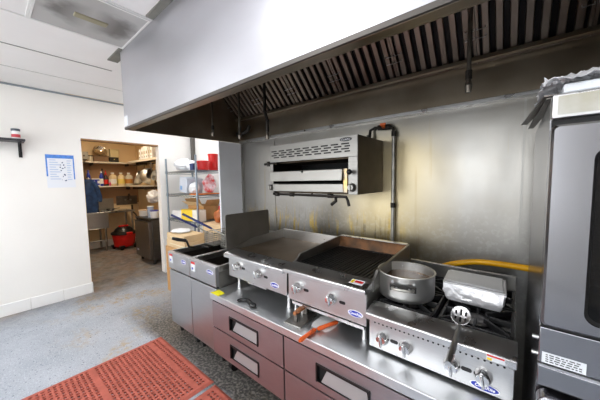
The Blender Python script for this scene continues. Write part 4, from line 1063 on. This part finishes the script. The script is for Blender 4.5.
obj('box', B((-4.0,-3.66), (1.93,2.06), (.937,1.10)), yellow_box, t, bevel=.004); obj('white_panel', B((-3.66,-3.50), (1.93,2.06), (.937,1.11)), mat('carton_white', (232,228,214), .5), t, bevel=.004)
obj('folded_wrap', B((-4.36,-4.02), (1.95,2.08), (.937,1.06)), white_plastic, None, bevel=.02, label='white folded pack at the left of the lower wire shelf', cat='pack', loc=(-4.2,2.0,.937))
obj('orange_pouch', MB().blob((-3.22,2.08,1.03), .09,.05,.095, .25,3,4,3, flat=-.085), mat('orange_brown', (176,98,48), .5, nscale=12, namt=.2), None, label='orange pouch leaning just right of the shelving posts', cat='pouch', loc=(-3.22,2.08,.945))
t = thing('support_crate', 'low carton under the orange pouch right of the shelving', 'carton', (-3.2,2.15,0))
obj('box', B((-3.42,-2.95), (1.95,2.35), (0,.94)), cardboard_pale, t, bevel=.004); obj('tape_strip', B((-3.421,-2.949), (2.12,2.18), (.60,.942)), tape, t)
obj('red_tray', B((-3.40,-3.10), (2.20,2.34), (.941,1.16)), red_plastic, None, bevel=.01, label='bright red lidded box behind the orange pouch', cat='box', loc=(-3.27,2.28,.941))

# cartons between shelving and fryers
t = thing('carton_stack_base', 'tall brown carton on the floor, under the flat cartons left of the fryers', 'cardboard box', (-3.45,1.72,0))
obj('box', B((-3.76,-3.20), (1.57,1.88), (0,.64)), cardboard, t, bevel=.003); obj('tape_strip', B((-3.761,-3.199), (1.69,1.75), (.45,.6415)), tape, t)
def flat_carton(z0, z1, x0, x1, label):
    t = thing('flat_carton', label, 'cardboard box', ((x0+x1)/2,1.72,z0), group='flat cartons stacked left of the fryers')
    obj('box', B((x0,x1), (1.58,1.87), (z0,z1)), cardboard_pale, t, bevel=.003); obj('tape_strip', B((x0+.1,x1+.001), (1.578,1.579), ((z0+z1)/2-.006,(z0+z1)/2+.006)), tape, t)
flat_carton(.642,.735,-3.74,-3.22,'flat brown carton directly on the tall floor carton')
flat_carton(.736,.825,-3.72,-3.24,'flat brown carton topmost of the stack left of the fryers')
bag((-3.58,1.72,.826), .15,.12,.022, white_film, 'white crumpled paper lying on the topmost flat carton', 'paper_wrap', 'paper', seed=12)

# ------------------------------------------------------------------ back room
XF = -7.6
t = thing('storage_shelf', 'upper white-edged shelf on the far wall of the back room', 'shelf', (-7.45,2.0,2.02)); obj('board', B((XF,XF+.32), (1.45,2.54), (1.985,2.015)), mat('shelf_white', (214,206,190), .5), t); 
for y in (1.6,2.3): obj('bracket', B((XF+.005,XF+.25), (y-.01,y+.01), (1.93,1.985)), dark_brown, t)
t = thing('storage_shelf', 'lower shelf holding bottles and jugs in the back room', 'shelf', (-7.45,2.0,1.46)); obj('board', B((XF+.016,XF+.34), (1.42,2.5), (1.435,1.462)), mat('shelf_white', (214,206,190), .5), t)
for y in (1.6,2.3): obj('bracket', B((XF+.016,XF+.25), (y-.01,y+.01), (1.36,1.435)), dark_brown, t)
t = thing('corner_shelf', 'short shelf in the back room corner carrying the large steel bowls', 'shelf', (-6.8,2.4,1.46)); obj('board', B((-7.25,-6.15), (2.18,2.555), (1.435,1.462)), mat('shelf_white', (214,206,190), .5), t)
for x in (-7.0,-6.3): obj('bracket', B((x-.01,x+.01), (2.25,2.555), (1.37,1.435)), dark_brown, t)
t = thing('shelf_upright', 'dark upright post at the left end of the back room shelves', 'post', (-7.56,1.41,.95)); obj('post', B((-7.585,-7.22), (1.385,1.412), (.95,1.98)), dark_brown, t); obj('cap', B((-7.585,-7.21), (1.38,1.415), (1.98,1.99)), dark_brown, t)
t = thing('storage_shelf', 'right-hand shelf with white binders in the back room', 'shelf', (-5.9,2.45,2.03)); obj('board', B((-7.25,-5.2), (2.26,2.56), (2.0,2.03)), dark_brown, t); obj('edge_strip', B((-7.25,-5.2), (2.252,2.26), (1.99,2.035)), mat('shelf_white', (214,206,190), .5), t)
for x in (-6.9,-5.5): obj('bracket', B((x-.01,x+.01), (2.32,2.555), (1.94,2.0)), dark_brown, t)
random.seed(5)
# binders
xb = -6.62; lbls = ['white binder leftmost on the right-hand back room shelf','white binder second on the right-hand back room shelf','white binder third on the right-hand back room shelf','white binder fourth on the right-hand back room shelf','grey-white binder fifth on the right-hand back room shelf','white binder rightmost on the right-hand back room shelf']
hs = (.24,.27,.30,.29,.31,.30)
for k in range(6):
    t = thing('binder', lbls[k], 'binder', (xb+.045,2.40,2.031), group='binders on the back room shelf')
    obj('cover', B((xb,xb+.095), (2.29,2.52), (2.031,2.031+hs[k])), white_plastic if k != 4 else mat('binder_grey', (190,186,176), .5), t, bevel=.006)
    m_ = MB(); m_.cyl((xb+.048,2.291,2.09), (xb+.048,2.287,2.09), .014, n=12); obj('finger_hole', m_, black_plastic, t)
    obj('spine_label', B((xb+.02,xb+.075), (2.288,2.291), (2.15,2.21)), mat('binder_label', (176,160,130), .6), t)
    xb += .155 if k in (0,) else .12
# items of the top shelf
t = thing('grey_box', 'grey metal box at the left end of the upper back room shelf', 'box', (-7.2,1.5,2.016)); obj('box', B((-7.30,-7.10), (1.33,1.48), (2.04,2.20)), mat('box_grey', (128,124,116), .5), t, bevel=.008); obj('latch', B((-7.10,-7.095), (1.39,1.42), (2.10,2.13)), dark_brown, t)
obj('support_ledge', B((-7.35,-7.08), (1.30,1.45), (2.02,2.039)), dark_brown, None, label='short dark ledge under the grey box in the back room', cat='ledge', loc=(-7.2,1.38,2.02))
t = thing('tin_can', 'small tin on the upper back room shelf in front of the wooden box', 'tin', (-7.36,1.56,2.016)); m_ = MB(); m_.cyl((-7.36,1.56,2.016), (-7.36,1.56,2.13), .055, n=20); obj('can', m_, mat('tin_pale', (196,186,166), .4, .5), t); m_ = MB(); m_.cyl((-7.36,1.56,2.13), (-7.36,1.56,2.15), .057, n=20); obj('lid', m_, dark_brown, t)
t = thing('wooden_box', 'brown box under the tilted bowl on the upper back room shelf', 'box', (-7.42,1.78,2.016)); obj('box', B((-7.56,-7.32), (1.62,1.90), (2.016,2.13)), mat('brown_box', (112,84,56), .6), t, bevel=.004); obj('lid', B((-7.565,-7.315), (1.615,1.905), (2.13,2.15)), mat('brown_box2', (92,66,44), .6), t)
t = thing('mixing_bowl', 'steel bowl tilted on its side on the brown box', 'bowl', (-7.42,1.76,2.25))
Mb = Matrix.Translation((-7.44,1.78,2.28)) @ Matrix.Rotation(math.radians(-25), 4, 'X') @ Matrix.Rotation(math.radians(62), 4, 'Y')
b = MB(); b.lathe([(0,-.10),(.05,-.098),(.10,-.07),(.13,0),(.137,.002),(.126,0),(.095,-.066),(.05,-.09),(0,-.093)], (0,0,0), 32, None)
for v in b.bm.verts: v.co = Mb @ v.co
obj('bowl', b, chrome, t, angle=60)
t = thing('equipment_box', 'small black box on the upper back room shelf, right of the bowl', 'box', (-7.4,1.97,2.016)); obj('box', B((-7.48,-7.32), (1.93,2.10), (2.016,2.13)), black_plastic, t, bevel=.006); obj('light', B((-7.32,-7.318), (2.0,2.02), (2.07,2.09)), mat('dot_yellow', (220,200,90), .4), t)
t = thing('clear_container', 'pale see-through tub behind the black box on the upper back room shelf', 'container', (-7.5,2.1,2.016)); obj('container', B((-7.58,-7.49), (1.98,2.16), (2.016,2.32)), glassish, t, bevel=.01); obj('lid', B((-7.585,-7.485), (1.975,2.165), (2.32,2.34)), glassish, t, bevel=.004)
# bottles of the lower shelf
def bottle(x, y, z, r, h, m, capm, label, lab=None, cat='bottle'):
    t = thing('spray_bottle' if cat == 'bottle' else 'jug', label, cat, (x,y,z), group='bottles on the lower back room shelf' if cat == 'bottle' else 'jugs on the lower back room shelf')
    p = MB(); p.lathe([(0,0),(r*.95,0),(r,.008),(r,h*.62),(r*.8,h*.74),(r*.34,h*.84),(r*.34,h*.9),(0,h*.9)], (x,y,z), 20); obj('bottle', p, m, t)
    p = MB(); p.lathe([(0,h*.9),(r*.42,h*.9),(r*.42,h),(0,h)], (x,y,z), 16); obj('cap', p, capm, t)
    if lab: p = MB(); p.lathe([(r*1.01,h*.15),(r*1.01,h*.5)], (x,y,z), 20); obj('wrap_label', p, lab, t)
    if cat == 'jug': obj('handle', MB().tube([(x+r*.5,y+r*.8,z+h*.55),(x+r*.7,y+r*.75,z+h*.7),(x+r*.3,y+r*.4,z+h*.82)], .012, 8), m, t)
ZS = 1.463
bottle(-7.32,1.49,ZS,.04,.22,white_plastic,blue_plastic,'white bottle with blue top leftmost on the lower back room shelf', blue_plastic)
bottle(-7.40,1.515,ZS,.035,.36,blue_plastic,blue_plastic,'blue bottle behind the leftmost white one in the back room')
t = thing('soap_carton', 'blue and white carton among the bottles in the back room', 'carton', (-7.32,1.62,ZS)); obj('box', B((-7.40,-7.30), (1.55,1.70), (ZS,ZS+.17)), white_plastic, t, bevel=.004); m_ = MB(); m_.box((-7.30,-7.298), (1.56,1.69), (ZS+.02,ZS+.06)); m_.box((-7.30,-7.298), (1.56,1.69), (ZS+.12,ZS+.15)); m_.box((-7.30,-7.298), (1.60,1.65), (ZS+.06,ZS+.12)); obj('print', m_, blue_plastic, t)
bottle(-7.33,1.735,ZS,.038,.33,blue_plastic,white_plastic,'tall blue bottle right of the carton in the back room', white_plastic)
bottle(-7.42,1.78,ZS,.035,.40,mat('bottle_dark', (40,36,60), .4),black_plastic,'dark bottle standing behind the tall blue bottle')
bottle(-7.33,1.82,ZS,.045,.29,dark_brown,red_plastic,'brown bottle with red top in the back room', red_plastic)
bottle(-7.45,1.85,ZS,.03,.36,red_plastic,red_plastic,'slim red bottle behind the brown one in the back room')
bottle(-7.30,1.885,ZS,.02,.10,mat('bottle_pink', (214,90,130), .4),mat('bottle_green', (60,160,110), .4),'tiny pink and green bottle at the shelf edge')
bottle(-7.38,1.965,ZS,.078,.31,jug_m,white_plastic,'pale jug with white label, leftmost of the three jugs', white_plastic, 'jug')
bottle(-7.38,2.135,ZS,.078,.31,jug_m,white_plastic,'pale jug with yellow label, middle of the three jugs', mat('jug_label_yellow', (226,206,110), .5), 'jug')
bottle(-7.38,2.30,ZS,.078,.31,mat('jug_grey', (212,206,190), .35),white_plastic,'grey-white jug with amber label, rightmost of the three jugs', amber, 'jug')
# big pots hanging / stacked at the corner
def big_bowl(c, r, d, rot, label, m=chrome):
    t = thing('steel_bowl', label, 'bowl', c, group='large steel bowls in the back room corner')
    M = Matrix.Translation(c) @ rot
    b = MB(); b.lathe([(0,-d),(r*.45,-d*.97),(r*.8,-d*.7),(r*.96,-d*.3),(r,0),(r*1.05,.006),(r*.98,.006),(r*.93,-d*.3),(r*.77,-d*.66),(r*.43,-d*.93),(0,-d*.95)], (0,0,0), 36)
    for v in b.bm.verts: v.co = M @ v.co
    obj('shell', b, m, t, angle=60)
    ring = MB(); ring.tube([M @ Vector((r*1.05*math.cos(a*PI/16), r*1.05*math.sin(a*PI/16), .003)) for a in range(33)], .008, 6); obj('rim', ring, steel, t)
def facing(d): return Vector(d).to_track_quat('Z', 'Y').to_matrix().to_4x4()
big_bowl((-6.74,2.26,1.645),.165,.15,facing((-.35,-.85,.35)),'large steel bowl on its side, rim facing out, in the back room corner', aluminium)
big_bowl((-6.34,2.40,1.665),.185,.20,facing((.25,.95,-.15)),'large round-bottomed steel bowl standing on edge beside the hanging pans', aluminium)
# hanging rack and pans
t = thing('pan_rail', 'dark rail of hooks under the right-hand back room shelf', 'rail', (-6.2,2.42,1.95)); obj('rail', MB().tube([(-7.1,2.33,1.93),(-5.3,2.33,1.93)], .012, 8), dark_brown, t)
for x in (-6.9,-6.45,-5.98,-5.72,-5.5): obj('hook', MB().tube([(x,2.33,1.94),(x,2.33,1.86),(x+.02,2.315,1.84)], .006, 6), dark_brown, t)
for x in (-6.9,-5.5): obj('hanger', B((x-.01,x+.01), (2.32,2.34), (1.93,2.0)), dark_brown, t)
def pan(x, z, r, label, m):
    t = thing('saucepan', label, 'pan', (x,2.30,z), group='pans hanging in the back room')
    M = Matrix.Translation((x,2.30,z)) @ Matrix.Rotation(math.radians(78),4,'X') @ Matrix.Rotation(math.radians(8),4,'Y')
    b = MB(); b.lathe([(0,-.05),(r*.92,-.05),(r,-.04),(r,.06),(r*1.03,.063),(r*.97,.06),(r*.97,-.035),(0,-.042)], (0,0,0), 28)
    for v in b.bm.verts: v.co = M @ v.co
    obj('bowl', b, m, t, angle=50)
    obj('handle', MB().tube([M @ Vector(q) for q in ((0,r,.04),(0,r+.05,.05),(0,r+.17,.06))], .011, 8), m, t)
pan(-5.98,1.70,.10,'dark saucepan hanging leftmost of the pans in the back room',dark_tray)
pan(-5.72,1.66,.105,'bright saucepan hanging in the middle of the pans in the back room',aluminium)
pan(-5.72,1.42,.11,'bright saucepan hanging lowest in the back room',aluminium) if False else None
pan(-5.5,1.62,.10,'dull saucepan hanging rightmost of the pans in the back room',aluminium)
# jacket on a peg
t = thing('blue_jacket', 'dark blue jacket hanging at the left inside the doorway', 'jacket', (-7.12,1.42,1.1))
m_ = MB(); pr = [(0,.80),(.06,.80),(.10,.72),(.13,.60),(.14,.40),(.15,.15),(.14,.0),(0,.0)]
st = m_.bm; rows = []
for k, (r, h_) in enumerate(((.03,.74),(.08,.72),(.13,.64),(.145,.5),(.15,.3),(.16,.12),(.155,0))):
    rows.append([st.verts.new((-7.12+r*.62*(1+.22*math.sin(5*a_+k*.7))*math.cos(a_), 1.44+r*1.05*(1+.15*math.sin(4*a_+k))*math.sin(a_), .88+h_)) for a_ in (2*PI*i/28 for i in range(28))])
for a, b_ in zip(rows, rows[1:]):
    for i in range(28): st.faces.new([a[i],a[(i+1)%28],b_[(i+1)%28],b_[i]])
st.faces.new(rows[0]); st.faces.new(rows[-1])
obj('body', m_, jacket_m, t, angle=80)
obj('sleeve', MB().tube(smooth_path([(-7.10,1.53,1.54),(-7.08,1.58,1.40),(-7.07,1.61,1.22),(-7.06,1.60,1.12)],4), .05, 12), jacket_m, t)
obj('hook', MB().tube([(-7.22,1.445,1.66),(-7.14,1.445,1.66),(-7.12,1.445,1.63)], .008, 6), dark_brown, t)
# sink
t = thing('utility_sink', 'stainless sink table on steel legs under the back room shelves', 'sink', (-7.3,1.7,0))
s = MB(); s.box((XF+.022,-7.02), (1.30,1.74), (.52,.535)); s.box((-7.035,-7.02), (1.30,1.74), (.535,.86)); s.box((XF+.022,XF+.035), (1.30,1.74), (.535,.86)); s.box((XF+.035,-7.035), (1.725,1.74), (.535,.86)); s.box((XF+.035,-7.035), (1.30,1.315), (.535,.86)); obj('basin', s, steel, t, bevel=.006)
s = MB(); s.box((XF+.022,-6.98), (1.74,2.26), (.855,.88)); s.box((-7.0,-6.98), (1.28,2.26), (.85,.89)); obj('drainboard', s, steel_bright, t, bevel=.004)
obj('splashback', B((XF+.018,XF+.03), (1.28,2.0), (.88,1.16)), steel_dull, t)
for x in (-7.5,-7.06):
    for y in (1.36,1.68): 
        m_ = MB(); m_.cyl((x,y,0), (x,y,.53), .02, n=12); obj('leg', m_, steel_dull, t)
for x in (-7.5,-7.06):
    m_ = MB(); m_.cyl((x,2.22,0), (x,2.22,.86), .02, n=12); obj('leg', m_, steel_dull, t)
obj('lower_rail', MB().tube([(-7.06,1.36,.25),(-7.06,1.68,.25)], .014, 8), steel_dull, t)
t = thing('dish', 'small dull pan on the drainboard of the back room sink', 'pan', (-7.3,1.86,.88)); m_ = MB(); m_.lathe([(0,0),(.06,0),(.09,.05),(.085,.05),(.055,.006),(0,.006)], (-7.3,1.86,.881), 24); obj('pan', m_, dark_tray, t); obj('handle', MB().tube([(-7.24,1.92,.925),(-7.15,2.0,.945)], .008, 6), dark_tray, t)
t = thing('wall_faucet', 'dark faucet on the steel splash panel in the back room corner', 'faucet', (-7.5,2.25,1.1))
obj('panel', B((XF+.018,XF+.03), (2.06,2.52), (.98,1.20)), dark_tray, t); m_ = MB(); m_.tube(smooth_path([(XF+.03,2.30,1.10),(-7.5,2.30,1.12),(-7.47,2.30,1.22),(-7.42,2.30,1.25),(-7.38,2.30,1.18)],4), .014, 8); obj('spout', m_, dark_brown, t)
for yy in (2.24,2.36): m_ = MB(); m_.cyl((XF+.03,yy,1.10), (-7.52,yy,1.10), .02, n=10); obj('tap_handle', m_, steel_dull, t)
t = thing('drain_hose', 'dark pipe loop under the faucet in the back room corner', 'hose', (-7.35,2.38,.5)); obj('hose', MB().tube(smooth_path([(-7.4,2.34,.80),(-7.25,2.36,.74),(-7.2,2.37,.62),(-7.3,2.38,.55),(-7.25,2.39,.42),(-7.38,2.40,.3),(-7.4,2.41,.02)],5), .018, 8), dark_brown, t); m_ = MB(); m_.cyl((-7.4,2.34,.80), (-7.4,2.34,.98), .022, n=10); obj('coupling', m_, dark_brown, t)
# shop vacuum
vc = (-7.03,2.02,0)
t = thing('shop_vacuum', 'red shop vacuum with black top on the back room floor', 'vacuum cleaner', vc)
p = MB(); p.lathe([(0,.06),(.185,.06),(.2,.075),(.235,.33),(.238,.345),(0,.345)], vc, 36); obj('drum', p, red_plastic, t)
p = MB(); p.lathe([(0,.345),(.25,.345),(.255,.365),(.245,.39),(.20,.41),(.17,.46),(.12,.505),(0,.515)], vc, 36); obj('motor_head', p, black_plastic, t)
obj('handle', B((vc[0]-.03,vc[0]+.03), (vc[1]-.10,vc[1]+.10), (.51,.545)), red_plastic, t, bevel=.012)
obj('latch', B((vc[0]+.19,vc[0]+.262), (vc[1]-.02,vc[1]+.10), (.33,.40)), red_plastic, t, bevel=.01)
for a in range(4):
    an = PI/4+PI/2*a+.25; cx, cy = vc[0]+.21*math.cos(an), vc[1]+.21*math.sin(an); m_ = MB(); m_.box((cx-.05,cx+.05), (cy-.05,cy+.05), (.05,.10)); m_.cyl((cx-.02,cy,.035), (cx+.02,cy,.035), .035, n=14); obj('caster', m_, black_plastic, t, bevel=.004)
obj('hose', MB().tube(smooth_path([(vc[0]+.1,vc[1]+.23,.28),(vc[0]+.1,vc[1]+.34,.24),(vc[0]+.05,vc[1]+.38,.12),(vc[0]-.1,vc[1]+.36,.04)],5), .03, 10), black_plastic, t)
# undercounter fridge
t = thing('undercounter_fridge', 'dark undercounter refrigerator just inside the doorway', 'refrigerator', (-5.45,2.2,0))
obj('cabinet', B((-5.80,-5.11), (1.92,2.54), (.08,.83)), fridge_m, t, bevel=.006); obj('door', B((-5.80,-5.11), (1.86,1.915), (.10,.80)), mat('fridge_door', (112,108,108), .3, .9, nscale=8, namt=.1, stretch=(8,1,1)), t, bevel=.006)
obj('top', B((-5.82,-5.09), (1.88,2.54), (.83,.86)), black_plastic, t, bevel=.004)
badge(t, -5.70,1.859,.22,.05,.02); obj('handle', B((-5.80,-5.11), (1.85,1.86), (.785,.80)), black_plastic, t)
for x in (-5.74,-5.17):
    for y in (1.95,2.48): m_ = MB(); m_.cyl((x,y,0), (x,y,.08), .025, n=12); obj('foot', m_, black_plastic, t)
def on_fridge(x, y, r, h, m, lm, label): tub((x,y,.861), r, h, m, label, 'tubs on the undercounter fridge', 'food_tub', lm)
on_fridge(-5.70,2.0,.085,.11,white_plastic,mat('lid_tan', (206,180,150), .5),'white food tub leftmost on the undercounter fridge')
on_fridge(-5.36,2.0,.055,.20,mat('bottle_pale_blue', (176,196,224), .4),white_plastic,'tall pale blue tub in the middle of the undercounter fridge top')
on_fridge(-5.19,2.0,.07,.13,white_plastic,blue_plastic,'white tub with a blue lid rightmost on the undercounter fridge')
bag((-5.92,2.28,1.08), .17,.12,.14, mat('bag_white', (222,226,236), .4, bump=.3, bscale=20), 'white plastic bag hanging below the pans in the back room', 'hanging_bag', 'bag', seed=21)
obj('bag_hook_cord', MB().tube([(-5.92,2.30,1.34),(-5.92,2.36,1.6),(-5.92,2.556,1.66)], .008, 6), dark_brown, None, label='dark cord holding the white bag to the back room wall', cat='cord', loc=(-5.92,2.5,1.6))

# ------------------------------------------------------------------ camera, world, view
cam = bpy.data.cameras.new('camera'); co = bpy.data.objects.new('camera', cam); COL.objects.link(co)
cam.sensor_width = 36; cam.lens = 15.656; cam.clip_start = .02
Rm = Matrix(((0.7713835046306415,-0.03569432237882176,0.6353687151045964),(0.6361716145655975,0.06821738144546745,-0.7685259043713),(-0.01591117860970206,0.9970317468459268,0.07532947747468996)))
co.matrix_world = Matrix.Translation((0,0,1.52)) @ Rm.to_4x4()
S.camera = co
wd = bpy.data.worlds.new('world'); S.world = wd; wd.use_nodes = True
wd.node_tree.nodes['Background'].inputs['Color'].default_value = (.9,.95,1,1); wd.node_tree.nodes['Background'].inputs['Strength'].default_value = .3
S.view_settings.view_transform = 'Standard'; S.view_settings.look = 'None'; S.view_settings.gamma = 1; S.view_settings.use_curve_mapping = False
S.view_settings.exposure = .02
